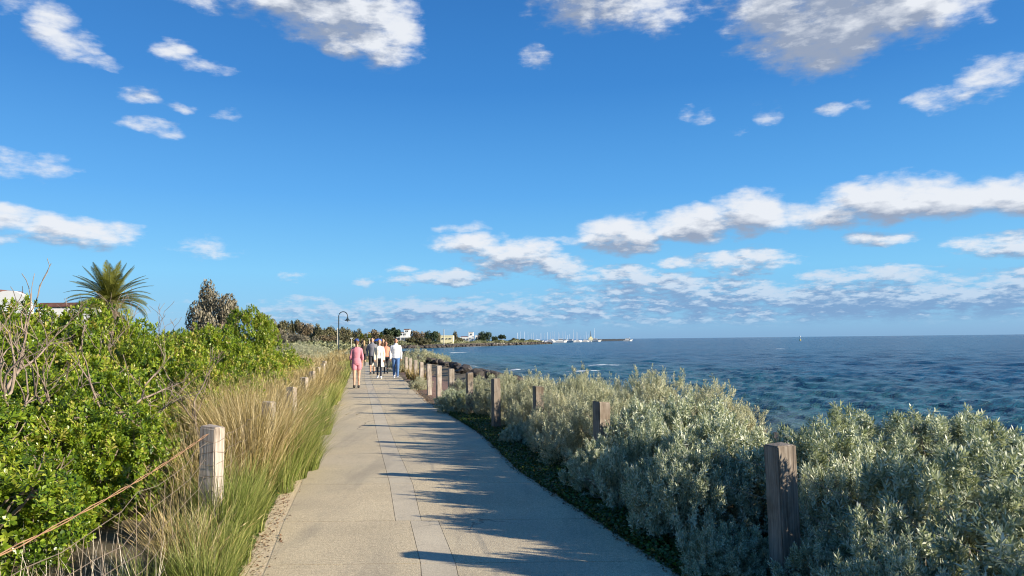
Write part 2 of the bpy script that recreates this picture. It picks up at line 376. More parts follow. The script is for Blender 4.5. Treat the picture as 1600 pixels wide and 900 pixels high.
class MB:
    def __init__(s): s.V = []; s.F = []; s.n = 0; s.mi = []; s.cur = 0
    def add(s, V, Fl):
        V = [tuple(v) for v in V]; s.V += V
        for f in Fl: s.F.append(tuple(i+s.n for i in f)); s.mi.append(s.cur)
        s.n += len(V)
    def box(s, c, h, rz=0, top=1.0):
        V = []
        for z in (-1, 1):
            k_ = top if z > 0 else 1
            for x, y in ((-1, -1), (1, -1), (1, 1), (-1, 1)):
                X, Y = x*h[0]*k_, y*h[1]*k_
                V.append((c[0]+X*math.cos(rz)-Y*math.sin(rz), c[1]+X*math.sin(rz)+Y*math.cos(rz), c[2]+z*h[2]))
        s.add(V, [(0, 3, 2, 1), (4, 5, 6, 7), (0, 1, 5, 4), (1, 2, 6, 5), (2, 3, 7, 6), (3, 0, 4, 7)])
    def tube(s, pts, rad, n=6, cap=True):
        pts = [Vector(p) for p in pts]
        if not isinstance(rad, (list, tuple, np.ndarray)): rad = [rad]*len(pts)
        V = []; 
        for i, p in enumerate(pts):
            d = (pts[min(i+1, len(pts)-1)] - pts[max(i-1, 0)]).normalized()
            a = d.cross(Vector((0, 0, 1)) if abs(d.z) < .95 else Vector((1, 0, 0))).normalized(); b = d.cross(a)
            for j in range(n):
                t = 2*math.pi*j/n; V.append(p + (a*math.cos(t) + b*math.sin(t))*rad[i])
        Fl = [(i*n+j, i*n+(j+1) % n, (i+1)*n+(j+1) % n, (i+1)*n+j) for i in range(len(pts)-1) for j in range(n)]
        if cap: Fl += [tuple(range(n)), tuple(range((len(pts)-1)*n, len(pts)*n))[::-1]]
        s.add(V, Fl)
    def lathe(s, prof, c=(0, 0, 0), n=16):
        V = [(c[0]+r*math.cos(2*math.pi*j/n), c[1]+r*math.sin(2*math.pi*j/n), c[2]+z) for r, z in prof for j in range(n)]
        Fl = [(i*n+j, i*n+(j+1) % n, (i+1)*n+(j+1) % n, (i+1)*n+j) for i in range(len(prof)-1) for j in range(n)]
        Fl += [tuple(range(n))[::-1], tuple(range((len(prof)-1)*n, len(prof)*n))]
        s.add(V, Fl)
    def mesh(s, name, mats, smooth=False):
        me = bpy.data.meshes.new(name); me.from_pydata(s.V, [], s.F)
        for m_ in (mats if isinstance(mats, (list, tuple)) else [mats]): me.materials.append(m_)
        me.polygons.foreach_set('material_index', s.mi)
        if smooth: me.polygons.foreach_set('use_smooth', [True]*len(me.polygons))
        me.update(); return me

def frames(N, spin=None):
    """rotation matrices taking z to N (n,3)"""
    N = N/np.linalg.norm(N, axis=1, keepdims=True); n = len(N)
    a = np.where(np.abs(N[:, 2:3]) < .9, np.array([[0, 0, 1.]]), np.array([[1., 0, 0]]))
    X = np.cross(a, N); X /= np.linalg.norm(X, axis=1, keepdims=True); Y = np.cross(N, X)
    t = rng.uniform(0, 2*np.pi, n) if spin is None else spin
    c, s = np.cos(t)[:, None], np.sin(t)[:, None]
    X2 = X*c + Y*s; Y2 = -X*s + Y*c
    return np.stack([X2, Y2, N], axis=2)
def instance(TV, TF, Rm, L, S, tv, vj):
    """place template TV/TF (tv = template attribute) at L with rotation Rm and scale S"""
    n, k_ = len(L), len(TV)
    V = np.einsum('nij,kj->nki', Rm, TV)*S[:, None, None] + L[:, None, :]
    Fi = (TF[None] + (np.arange(n)*k_)[:, None, None]).reshape(-1, TF.shape[1])
    a = np.clip(tv[None, :] + vj[:, None], 0, 1).ravel()
    return V.reshape(-1, 3), Fi, a
def merge(lst):
    V, Fi, A, o = [], [], [], 0
    for v, f, a in lst: V.append(v); Fi.append(f+o); A.append(a); o += len(v)
    return np.concatenate(V), np.concatenate(Fi), np.concatenate(A)
def leaf_shoot(nl, L, ll, lw, e0, e1, fold=False, start=.15, seed=0, tipsize=.7):
    """a shoot of nl leaves along +z; elevation of the leaves goes e0 -> e1 (deg)"""
    r = np.random.default_rng(seed); V = []; Q = []; A = []
    for i in range(nl):
        f = i/(nl-1); z = L*(start + (1-start)*f); az_ = i*2.3999 + r.uniform(-.3, .3)
        el_ = R(e0 + (e1-e0)*f + r.uniform(-12, 12)); l = ll*r.uniform(.75, 1.15)*(1-(1-tipsize)*f); w_ = lw*r.uniform(.8, 1.1)*(1-.3*f)
        d = np.array([math.cos(az_)*math.cos(el_), math.sin(az_)*math.cos(el_), math.sin(el_)])
        sdv = np.array([-math.sin(az_), math.cos(az_), 0]); up = np.cross(d, sdv)
        b = np.array([0, 0, z]); o = len(V); val = r.uniform(.2, .8) + .12*f
        if fold:
            pts = [b, b+d*l*.35+sdv*w_*.35+up*w_*.12, b+d*l*.72+sdv*w_*.5+up*w_*.15, b+d*l*1.0-up*.1*l*0, b+d*l*.72-sdv*w_*.5+up*w_*.15, b+d*l*.35-sdv*w_*.35+up*w_*.12, b+d*l*.55]
            V += pts; Q += [(o, o+1, o+2, o+6), (o+6, o+2, o+3, o+4), (o, o+6, o+4, o+5)]
            A += [val-.05, val, val, val+.05, val, val, val-.1]
        else:
            V += [b, b+d*l*.5+sdv*w_*.5, b+d*l, b+d*l*.5-sdv*w_*.5]; Q += [(o, o+1, o+2, o+3)]; A += [val]*4
    return np.array(V), np.array(Q), np.array(A)

def lobe_points(lobes, n, zmin=.02, depth=.2, r=rng):
    C = np.array([l[:3] for l in lobes]); Rr = np.array([l[3] for l in lobes])
    pick = r.choice(len(lobes), size=n*3, p=Rr**2/np.sum(Rr**2))
    D = r.normal(size=(n*3, 3)); D /= np.linalg.norm(D, axis=1, keepdims=True)
    dep = 1 - depth*r.random(n*3)**1.6
    Pp = C[pick] + D*Rr[pick][:, None]*dep[:, None]
    ok = Pp[:, 2] > zmin
    for c, rr in zip(C, Rr):
        ok &= ~(np.linalg.norm(Pp-c, axis=1) < rr*(1-depth)*.93)
    Pp, D, dep = Pp[ok][:n], D[ok][:n], dep[ok][:n]
    return Pp, D, dep
def make_lobes(r, nl, h, spread=.8, rr=(.2, .34), core=.5):
    """a dome of many small lobes: bumpy outline, dark gaps between clumps; overall height h, radius about 1"""
    L = [(0, 0, h*.34, core), (.35, .1, h*.3, core*.75), (-.3, .25, h*.3, core*.75), (0, -.4, h*.28, core*.7)]
    for i in range(nl):
        a = i*2.4 + r.uniform(-.5, .5); q = spread*math.sqrt((i+.3)/nl)
        s_ = r.uniform(*rr); z = (h - s_)*math.sqrt(max(.02, 1-(q/ (spread*1.08))**2))*r.uniform(.62, 1.08)
        L.append((q*math.cos(a), q*math.sin(a), max(z, s_*.5), s_))
    return L
def jit(D, up, j, r=rng):
    N = D + np.array([0, 0, up]) + r.normal(size=D.shape)*j
    return N/np.linalg.norm(N, axis=1, keepdims=True)

# ------------------------------------------------------------------ path geometry, coast, terrain
EL = np.array([(-8, .9), (0, -.70), (5.3, -1.72), (7.6, -2.2), (12.4, -3.2), (20.2, -4.6), (33.8, -7.3), (300, -60.1)])
ER = np.array([(-8, 4.1), (0, 2.3), (5.2, 1.13), (7.35, .59), (9.3, .09), (13.1, -.54), (20, -2.25), (32.1, -4.65), (300, -57.7)])
def eL(y): return np.interp(y, EL[:, 0], EL[:, 1])
def eR(y): return np.interp(y, ER[:, 0], ER[:, 1])
COAST = np.array([(14, -60), (9.2, -10), (7.4, 4), (6.4, 10), (4.6, 18), (1.6, 33), (-2.6, 52), (-7.5, 75), (-14, 105), (-26, 150), (-48, 215), (-66, 262), (-64, 300), (-52, 322), (-40, 330), (-20, 388), (0, 450), (22, 520), (26, 545), (0, 575), (-60, 640), (-200, 800), (-400, 1500), (-900, 4000)])
def coast_dist(X, Y):
    """signed distance to the coast, positive inland"""
    X = X.ravel(); Y = Y.ravel(); best = np.full(len(X), 1e9)
    A = COAST[:-1]; B = COAST[1:]
    for a, b in zip(A, B):
        ab = b-a; t = np.clip(((X-a[0])*ab[0]+(Y-a[1])*ab[1])/(ab@ab), 0, 1)
        best = np.minimum(best, np.hypot(X-a[0]-t*ab[0], Y-a[1]-t*ab[1]))
    poly = np.vstack([COAST, [(-9000, 4000), (-9000, -60)]])
    ins = np.zeros(len(X), bool); n = len(poly)
    for i in range(n):
        x1, y1 = poly[i]; x2, y2 = poly[(i+1) % n]
        c = ((y1 > Y) != (y2 > Y)); 
        xi = (x2-x1)*(Y-y1)/(y2-y1+1e-12)+x1
        ins ^= c & (X < xi)
    return np.where(ins, best, -best)
SEA = -1.5
def terrain_z(X, Y):
    s = coast_dist(X, Y); y = Y.ravel(); x = X.ravel()
    z = np.where(s < 0, SEA + np.maximum(s*.12, -3), SEA + 1.72*np.clip(s/3.2, 0, 1)**.8)
    z = np.where(s > 3.2, .22*np.clip(1-(s-3.2)/2.0, 0, 1), z)
    offR = x - eR(y); offL = eL(y) - x
    z = np.where((offR < .35) & (offL < .5), 0.0, z)
    z = np.where((offL > .03) & (offL < .9), .018, z)
    z = z + np.where(offL > 1.2, .25*np.clip((offL-1.2)/4, 0, 1), 0)
    return z
def tz(x, y): return float(terrain_z(np.array([x], float), np.array([y], float))[0])
rad = np.concatenate([np.linspace(.4, 12, 90), np.geomspace(12.2, 60, 90), np.geomspace(61, 9000, 150)])
ang = np.linspace(R(-180), R(180), 481)
AA, RR = np.meshgrid(ang, rad); X = RR*np.sin(AA); Y = RR*np.cos(AA)
Z = terrain_z(X, Y)
Z = Z + rng.normal(size=Z.shape)*.008
x, y = X.ravel(), Y.ravel(); s = coast_dist(X, Y)
offR = x - eR(y); offL = eL(y) - x
Z = np.where((offR < .03) & (offL < .0), -.03, Z); Z = np.where((offL < .28) & (offL > -.3), .023, Z)
zone = np.zeros((len(x), 4), np.float32); zone[:, 3] = 1
zone[:, 0] = np.clip(1.2-np.abs(offL-.12)/.30, 0, 1)*(y < 30)
zone[:, 0] = np.maximum(zone[:, 0], ((s > 250)*.0))
zone[:, 1] = np.clip(1-np.abs(offR-.9)/1.3, 0, 1)*np.clip((y-17)/3, 0, 1)*np.clip((60-y)/20, 0, 1)
zone[:, 1] = np.maximum(zone[:, 1], .55*np.clip(1-np.abs(offL-.45)/.3, 0, 1)*(y < 40))
zone[:, 2] = (s < 3.4)*1.0
nr, na = RR.shape
idx = np.arange(nr*na).reshape(nr, na)
Q = np.stack([idx[:-1, :-1].ravel(), idx[:-1, 1:].ravel(), idx[1:, 1:].ravel(), idx[1:, :-1].ravel()], 1)
V = np.column_stack([x, y, Z])
c0 = len(V); V = np.vstack([V, [0, 0, -.03]]); zone = np.vstack([zone, [0, 0, 0, 1]])
T = np.array([(c0, idx[0, i+1], idx[0, i]) for i in range(na-1)])
struct('ground', np_mesh('ground', V, [Q, T], M['ground'], {'zone': zone}, smooth=True))

# sea: one sheet to the horizon, real waves close to the shore
rad = np.concatenate([np.geomspace(3, 60, 260), np.geomspace(60.4, 800, 330), np.geomspace(810, 40000, 60)])
ang = np.concatenate([np.linspace(R(-180), R(-45), 40)[:-1], np.linspace(R(-45), R(62), 620), np.linspace(R(62), R(180), 30)[1:]])
AA, RR = np.meshgrid(ang, rad); X = RR*np.sin(AA); Y = RR*np.cos(AA); x = X.ravel(); y = Y.ravel()
cell = (RR*0.0105).ravel(); H = np.zeros(len(x)); r2 = np.random.default_rng(3)
for i in range(46):
    lam = 7.5*(.08**(i/45.)); th = R(200) + r2.normal()*.55; kx, ky = math.cos(th)*2*math.pi/lam, math.sin(th)*2*math.pi/lam
    ph = r2.uniform(0, 6.28); amp = .0095*lam**.72
    fade = np.clip(lam/(cell*2.2)-1, 0, 1)
    q = np.sin(kx*x+ky*y+ph + .5*np.sin(.21*kx*y-.17*ky*x+ph*2))
    H += amp*fade*(1-2*np.abs(q)**.85 if lam < 3.5 else q)
sd_ = coast_dist(X, Y); H *= np.clip(-sd_/6+.25, .2, 1)
shore = np.clip(1+(sd_)/60, 0, 1)
V = np.column_stack([x, y, SEA+H]); nr, na = RR.shape; idx = np.arange(nr*na).reshape(nr, na)
Q = np.stack([idx[:-1, :-1].ravel(), idx[:-1, 1:].ravel(), idx[1:, 1:].ravel(), idx[1:, :-1].ravel()], 1)
keep = (sd_[Q] < 8).any(axis=1)
used, inv = np.unique(Q[keep], return_inverse=True)
struct('sea', np_mesh('sea', V[used], inv.reshape(-1, 4), M['sea'], {'shore': shore[used]}, smooth=True))

# path: concrete bays with open joints and a smooth strip
SL = np.array([(0, .02), (5.25, -.62), (6.85, -.93), (6.851, -1.06), (8.1, -1.29), (9.9, -1.67), (12.5, -2.22), (20, -3.75), (31, -6.05), (300, -58.7)])
SRt = np.array([(0, .27), (5.25, -.37), (6.85, -.68), (6.851, -.83), (8.1, -1.03), (9.9, -1.42), (12.5, -1.97), (20, -3.5), (31, -5.8), (300, -58.45)])
stations = [-8, -5.2, -2.4, .3, 3.0, 5.55, 6.85, 8.6, 10.9, 12.4, 14.8, 17.3, 20.2, 23.0, 26.0, 29.5, 33, 37, 41, 46, 52, 60, 70, 82, 100, 130, 170, 230, 300]
mb = MB(); gp_ = .0045; CRK = .0022
for i in range(len(stations)-1):
    ya, yb = stations[i]+gp_, stations[i+1]-gp_
    ns = max(1, int((yb-ya)/1.2)) if yb < 60 else 2
    ys = np.linspace(ya, yb, ns+1)
    for kind, (fa, fb) in enumerate([(lambda q: eL(q), lambda q: np.interp(q, SL[:, 0], SL[:, 1])-CRK), (lambda q: np.interp(q, SL[:, 0], SL[:, 1])+CRK, lambda q: np.interp(q, SRt[:, 0], SRt[:, 1])-.002), (lambda q: np.interp(q, SRt[:, 0], SRt[:, 1])+.002, lambda q: eR(q))]):
        mb.cur = 1 if kind == 1 else 0
        for a, b in zip(ys[:-1], ys[1:]):
            ja = rng.normal()*.006
            wob = lambda q: .014*math.sin(q*2.3)+.01*math.sin(q*5.1+1)
            p = [(fa(a)+(wob(a) if kind == 0 else 0), a), (fb(a)+(wob(a+9) if kind == 2 else 0), a), (fb(b)+(wob(b+9) if kind == 2 else 0), b), (fa(b)+(wob(b) if kind == 0 else 0), b)]
            zt = .025
            V_ = [(q[0], q[1], zt) for q in p] + [(q[0], q[1], -.06) for q in p]
            fl = [(0, 1, 2, 3), (0, 3, 7, 4), (1, 5, 6, 2)]
            if a == ys[0]: fl.append((0, 4, 5, 1))
            if b == ys[-1]: fl.append((3, 2, 6, 7))
            mb.add(V_, fl)
struct('path', mb.mesh('path', [M['conc'], M['strip']]))

# ------------------------------------------------------------------ fences
def post_mesh(H, hw, seed, m_='wood'):
    r = random.Random(seed); bm = bmesh.new()
    bmesh.ops.create_cube(bm, size=1)
    bmesh.ops.scale(bm, vec=(hw*2, hw*2, H+.3), verts=bm.verts)
    bmesh.ops.translate(bm, vec=(0, 0, (H+.3)/2-.3), verts=bm.verts)
    bmesh.ops.bevel(bm, geom=[e for e in bm.edges], offset=.008, segments=2, affect='EDGES')
    bmesh.ops.subdivide_edges(bm, edges=[e for e in bm.edges if abs(e.verts[0].co.z-e.verts[1].co.z) > .3], cuts=9)
    tx, ty = r.uniform(-.02, .02), r.uniform(-.02, .02); sl_ = r.uniform(-.12, .12)
    for v in bm.verts:
        if v.co.z > H-.05: v.co.z += sl_*v.co.x + .1*v.co.y*r.uniform(-1, 1)
        v.co.x += tx*v.co.z + r.uniform(-.002, .002); v.co.y += ty*v.co.z + r.uniform(-.002, .002)
    me = bpy.data.meshes.new('post'); bm.to_mesh(me); bm.free(); me.materials.append(M[m_]); return me
posts_right = [(1.97, 2.1)] + [(1.73, 4.92), (.96, 8.35), (.38, 11.3), (-.31, 13.7), (-.93, 16.2), (-1.52, 18.6), (-2.05, 21.0), (-2.50, 22.7)] + [(eR(y_)+.42, y_) for y_ in (27.5, 30.5, 33.8, 37, 40.3, 43.7, 47)]
posts_left = [(-2.43, 6.14), (-2.98, 9.3), (-3.58, 12.3), (-4.25, 15.5), (-4.95, 18.7), (-5.65, 22), (-6.35, 25.3), (-7.1, 28.6)]
fr = thing('post_fence', 'row of weathered square timber posts strung with wire along the sea side of the path', 'fence', (1.73, 4.92, 0))
for i, (x_, y_) in enumerate(posts_right):
    o = part('post', post_mesh(.93 if i < 9 else .85, .072 if i < 3 else .066, i, 'brown_wood' if i < 6 else 'wood'), fr); o.location = (x_-1.73, y_-4.92, 0); o.rotation_euler.z = R(24)+random.uniform(-.12, .12)
mbw = MB()
for zz in (.3, .52, .74):
    pts = []
    for (xa, ya), (xb, yb) in zip(posts_right[:-1], posts_right[1:]):
        for t_ in (0, .33, .66): pts.append((xa+(xb-xa)*t_-1.73+.075, ya+(yb-ya)*t_-4.92, zz-.03*math.sin(t_*math.pi)))
    mbw.tube(pts, .0018, 4)
part('wire', mbw.mesh('wire', M['wire']), fr)
fl_ = thing('wire_mesh_fence', 'sagging rusty wire mesh fence on bleached timber posts, half buried in tall grass', 'fence', (-2.43, 6.14, 0))
for i, (x_, y_) in enumerate(posts_left):
    o = part('post', post_mesh(.95 if i == 0 else .9, .070 if i == 0 else .064, 40+i), fl_); o.location = (x_+2.43, y_-6.14, 0); o.rotation_euler.z = R(-14)+random.uniform(-.1, .1)
mbt = MB(); mbr = MB()
L0 = Vector((-1.70, 2.0, 0)); lp = [L0] + [Vector((a, b, 0)) for a, b in posts_left]
for zi, zz in enumerate((.12, .28, .42, .56, .70, .84)):
    for si in range(len(lp)-1):
        a, b = lp[si], lp[si+1]; pts = []
        for j in range(13):
            t_ = j/12; sag = (.10 if si == 0 else .04)*math.sin(t_*math.pi)*(1+.25*math.sin(zi*2.1+j))
            pts.append((a.x+(b.x-a.x)*t_+2.43 + .02*math.sin(j*1.7+zi), a.y+(b.y-a.y)*t_-6.14-(.09 if t_ > .99 or t_ < .01 else 0.05), zz-sag + .012*math.sin(j*2.9+zi*1.3)))
        mbt.tube(pts, .0022, 4)
for si in range(3):
    a, b = lp[si], lp[si+1]
    for j in range(1, 16):
        t_ = j/16; px_ = a.x+(b.x-a.x)*t_+2.43; py_ = a.y+(b.y-a.y)*t_-6.14-.05; s_ = (.10 if si == 0 else .04)*math.sin(t_*math.pi)
        mbt.tube([(px_+random.uniform(-.02, .02), py_, zz) for zz in (.12-s_, .4-s_, .62-s_, .84-s_)], .0016, 4)
for k_ in range(2):
    pts = []
    for j in range(30):
        t_ = j/29; a, b = lp[0], lp[1]; tw = j*1.2+k_*math.pi
        pts.append((a.x+(b.x-a.x)*t_+2.43+.006*math.cos(tw), a.y+(b.y-a.y)*t_-6.14-.08, .90-.05*math.sin(t_*math.pi)+.006*math.sin(tw)))
    mbr.tube(pts, .0028, 5)
for zz in (.84, .75, .66, .56, .46, .37):
    pts = [(.078*math.cos(a)*1.0, .078*math.sin(a), zz+.012*math.sin(a*2+zz*30)) for a in (R(-150), R(-104), R(-59), R(-14), R(30))]
    k_ = 1.22; mbt.tube([(p[0]*(k_ if i_ % 2 == 0 else .93), p[1]*(k_ if i_ % 2 == 0 else .93), p[2]) for i_, p in enumerate(pts)], .0022, 4)
part('wire', mbt.mesh('wire', M['wire']), fl_); part('top_wire', mbr.mesh('top_wire', M['rust']), fl_, 'thick twisted rust orange top wire')

# ------------------------------------------------------------------ grass
def blades(base, az_, lean, L, w_, curl, v, K=4, r=rng):
    n = len(base); t = np.linspace(0, 1, K+1)[None, :]
    th = lean[:, None] + curl[:, None]*t**1.3           # angle from the vertical
    ds = (L/K)[:, None]
    hor = np.concatenate([np.zeros((n, 1)), np.cumsum(np.sin(th[:, :-1])*ds, 1)], 1)
    ver = np.concatenate([np.zeros((n, 1)), np.cumsum(np.cos(th[:, :-1])*ds, 1)], 1)
    dx, dy = np.cos(az_)[:, None], np.sin(az_)[:, None]
    C = np.stack([base[:, 0:1]+dx*hor, base[:, 1:2]+dy*hor, base[:, 2:3]+ver], 2)
    sa = az_ + np.pi/2 + r.normal(size=n)*.5; sx = np.stack([np.cos(sa), np.sin(sa), np.zeros(n)], 1)
    wd = (w_[:, None]*(1-.85*t**1.5))[:, :, None]*.5
    V = np.stack([C-sx[:, None]*wd, C+sx[:, None]*wd], 2)   # n,K+1,2,3
    i0 = np.arange(n)[:, None]*(K+1)*2 + np.arange(K)[None]*2
    Fi = np.stack([i0, i0+1, i0+3, i0+2], 2).reshape(-1, 4)
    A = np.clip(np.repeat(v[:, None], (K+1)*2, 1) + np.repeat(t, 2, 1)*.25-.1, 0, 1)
    return V.reshape(-1, 3), Fi, A.ravel()
def tussock(x_, y_, h, rad_, n, wd=.004, dryness=.5, wind=(0, 0), K=4, heads_on=False):
    a = rng.uniform(0, 2*np.pi, n); q = rad_*.45*np.sqrt(rng.random(n))
    base = np.stack([x_+q*np.cos(a), y_+q*np.sin(a), np.full(n, tz(x_, y_))], 1)
    az_ = a + rng.normal(size=n)*.5
    L = h*rng.uniform(.55, 1.15, n); lean = np.abs(rng.normal(size=n))*.22 + .04; curl = rng.uniform(.2, 1.25, n)
    az_ = np.arctan2(np.sin(az_)+wind[1], np.cos(az_)+wind[0])
    n_ = int(n*.62); keep = slice(0, n_); wd *= 1.5
    v = np.clip(rng.normal(dryness-.06, .32, n), 0, 1)
    base, az_, lean, L, curl, v, n = base[keep], az_[keep], lean[keep], L[keep], curl[keep], v[keep], n_
    out = blades(base, az_, lean, L, rng.uniform(.7, 1.3, n)*wd, curl, v, K)
    if heads_on:
        Vb = out[0].reshape(n, K+1, 2, 3).mean(axis=2); pk = rng.random(n) < .22
        heads.append((Vb[pk, -1], Vb[pk, -1]-Vb[pk, -2], wd))
    return out
gold, green, heads = [], [], []
def G(lst, *a, **k_): lst.append(tussock(*a, heads_on=lst is gold, **k_))
# the big golden clumps round the second and third posts
for (px, d, h, rd, n) in [(392, 8.0, 1.15, .5, 1500), (360, 9.2, 1.2, .5, 1200), (425, 8.9, 1.1, .5, 1300), (405, 10.4, 1.15, .5, 1200), (440, 10.6, 1.0, .45, 900), (340, 10.4, 1.1, .5, 800), (380, 12, 1.15, .5, 800), (430, 13, 1.1, .5, 800), (300, 8.2, .95, .4, 500),
                          (275, 5.4, .48, .3, 400), (300, 5.1, .5, .3, 500), (290, 6.3, .6, .35, 500), (330, 7.2, .8, .4, 700)]:
    G(gold, (px-800)/F*d, d, h, rd, n, .0042, .55, (-.35, .1), K=5)
for (px, d, h, rd, n) in [(356, 6.2, .62, .42, 1500), (386, 6.5, .42, .35, 900), (372, 5.6, .26, .25, 450), (405, 7.4, .3, .28, 500), (430, 8.6, .34, .25, 500), (338, 5.3, .5, .34, 900), (345, 4.9, .3, .25, 500), (380, 7.2, .62, .4, 900), (455, 9.0, .8, .42, 1500), (475, 9.6, .62, .4, 1200), (440, 8.2, .55, .3, 500), (478, 11.3, .75, .45, 1100), (500, 13.2, .7, .42, 1000), (330, 4.75, .4, .28, 600), (235, 4.8, .35, .3, 300), (300, 4.9, .36, .24, 500)]:
    G(green, (px-800)/F*d, d, h, rd, n, .0036, .45, (.15, -.1), K=5)
yy = 11.5
while yy < 75:
    wdt = .006 + .0006*max(0, yy-12); n_ = int(900*math.exp(-(yy-11)/30))
    e = float(eL(yy))
    if yy > 13: G(green, e-rng.uniform(.2, .45), yy, rng.uniform(.4, .62), .45, n_, wdt, rng.uniform(.45, .75), K=3)
    for j in range(3):
        off = rng.uniform(.5, 2.6 if yy < 30 else 4.0)
        G(gold, e-off, yy+rng.uniform(-.4, .4), rng.uniform(.6, .98)*(1 if off < 1.6 else .9), .5, n_, wdt, rng.uniform(.4, .7), (-.2, 0), K=3)
    yy += .42 + .012*yy
# grass on the sea side beyond the silver shrubs
for i in range(16):
    yq = rng.uniform(27, 44); G(gold, float(eR(yq))+rng.uniform(.3, .8), yq, .5, .4, 160, .016, .5, K=3)
HV = np.array([(0, 0, -.3), (.06, 0, .1), (.02, 0, .5), (0, 0, 1.), (-.05, 0, .55), (-.06, 0, .15), (0, .05, .1), (0, -.05, .12)]); HF = np.array([(0, 1, 2, 3), (3, 4, 5, 0), (0, 6, 3, 7)])
for tp, dr, wd_ in heads:
    if len(tp): gold.append(instance(HV, HF, frames(dr+1e-6), tp, rng.uniform(.035, .065, len(tp))*(1+wd_*20), np.zeros(8), rng.uniform(.5, 1, len(tp))))
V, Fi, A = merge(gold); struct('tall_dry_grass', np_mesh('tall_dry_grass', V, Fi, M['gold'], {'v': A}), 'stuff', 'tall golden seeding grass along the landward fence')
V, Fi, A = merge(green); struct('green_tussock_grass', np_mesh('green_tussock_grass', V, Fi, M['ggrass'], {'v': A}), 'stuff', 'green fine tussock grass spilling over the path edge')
# bleached dead stems in the corner
n = 520; bx = rng.uniform(-3.6, -1.95, n); by = rng.uniform(3.2, 5.3, n); ok = bx > -3.6
base = np.stack([bx, by, np.zeros(n)], 1)
V, Fi, A = blades(base, rng.uniform(0, 6.28, n), rng.uniform(.0, .7, n), rng.uniform(.15, .48, n), rng.uniform(.003, .006, n), rng.uniform(-.6, .8, n), rng.uniform(.3, 1, n), 4)
struct('dead_stems', np_mesh('dead_stems', V, Fi, M['straw'], {'v': A}), 'stuff', 'pale bleached dead stems below the sagging wire')

# creeper under the silver shrubs, and leaf litter on both verges
TVc = np.array([(0, 0, 0), (.5, .42, .12), (1, 0, .05), (.5, -.42, .12)]) ; TFc = np.array([(0, 1, 2, 3)])
def litter(name, n, fx, fy, size, m_, label, up=1.0, zj=.03, j=.6):
    y_ = fy(n); x_ = fx(y_, n); z_ = terrain_z(x_, y_) + rng.uniform(.004, zj, n)
    z_ = np.maximum(z_, np.where((x_ < eR(y_)) & (x_ > eL(y_)), .031, -9))
    N = jit(np.tile([[0, 0, up]], (n, 1)), 0, j)
    V, Fi, A = instance(TVc-np.array([.5, 0, 0]), TFc, frames(N), np.stack([x_, y_, z_], 1), rng.uniform(.6, 1.3, n)*size, np.zeros(4), rng.uniform(0, 1, n))
    struct(name, np_mesh(name, V, Fi, m_, {'v': A}), 'stuff', label)
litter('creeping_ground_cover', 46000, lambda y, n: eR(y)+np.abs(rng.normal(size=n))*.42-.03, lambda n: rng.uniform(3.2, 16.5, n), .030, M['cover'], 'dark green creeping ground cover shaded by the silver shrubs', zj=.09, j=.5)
litter('dry_leaf_litter', 16000, lambda y, n: np.where(rng.random(n) < .45, eR(y)+rng.gamma(1.6, .16, n)-.10, eL(y)-rng.gamma(2.2, .2, n)+.05), lambda n: 3.2+22*rng.random(n)**1.5, .022, M['litter'], 'dry brown leaf litter along both path edges', zj=.012, j=.35)
litter('low_verge_weeds', 20000, lambda y, n: eL(y)-.17-np.abs(rng.normal(size=n))*.28, lambda n: 4.4+16*rng.random(n), .026, M['cover'], 'low weeds at the foot of the tussock grass', zj=.05, j=.6)

# ------------------------------------------------------------------ shrubs
def branchy(mb_, p, d, L, r_, depth, rnd, spread=.6, up=.15, nseg=3, kids=(2, 3), taper=.62, minr=.003, sides=5):
    pts = [p]; rr = [r_]; q = p.copy(); dd_ = d.copy()
    for i in range(nseg):
        dd_ = (dd_ + Vector((rnd.gauss(0, .16), rnd.gauss(0, .16), rnd.gauss(0, .12)+up*.3))).normalized()
        q = q + dd_*(L/nseg); pts.append(q.copy()); rr.append(max(minr, r_*(1-(1-taper)*(i+1)/nseg)))
    mb_.tube(pts, rr, sides if r_ > .008 else 3, cap=False)
    if depth <= 0: return
    for j in range(rnd.randint(*kids)):
        a = Vector((rnd.gauss(0, 1), rnd.gauss(0, 1), rnd.gauss(0, .6))).normalized()
        nd = (dd_ + a*spread + Vector((0, 0, up))).normalized(); b = pts[-1] if j == 0 else pts[rnd.randint(max(1, nseg-1), nseg)]
        branchy(mb_, b.copy(), nd, L*rnd.uniform(.6, .85), max(minr, rr[-1]*rnd.uniform(.7, .95)), depth-1, rnd, spread, up, nseg, kids, taper, minr, sides)
def stems_mesh(seed, h, m_, n=7, r_=.018, depth=2, spread=.6):
    rnd = random.Random(seed); mb_ = MB()
    for i in range(n):
        a = rnd.uniform(0, 6.28); q = rnd.uniform(0, .25)
        branchy(mb_, Vector((q*math.cos(a), q*math.sin(a), -.03)), Vector((math.cos(a)*.7, math.sin(a)*.7, 1)).normalized(), h*.42, r_, depth, rnd, spread)
    return mb_.mesh('stems', m_)
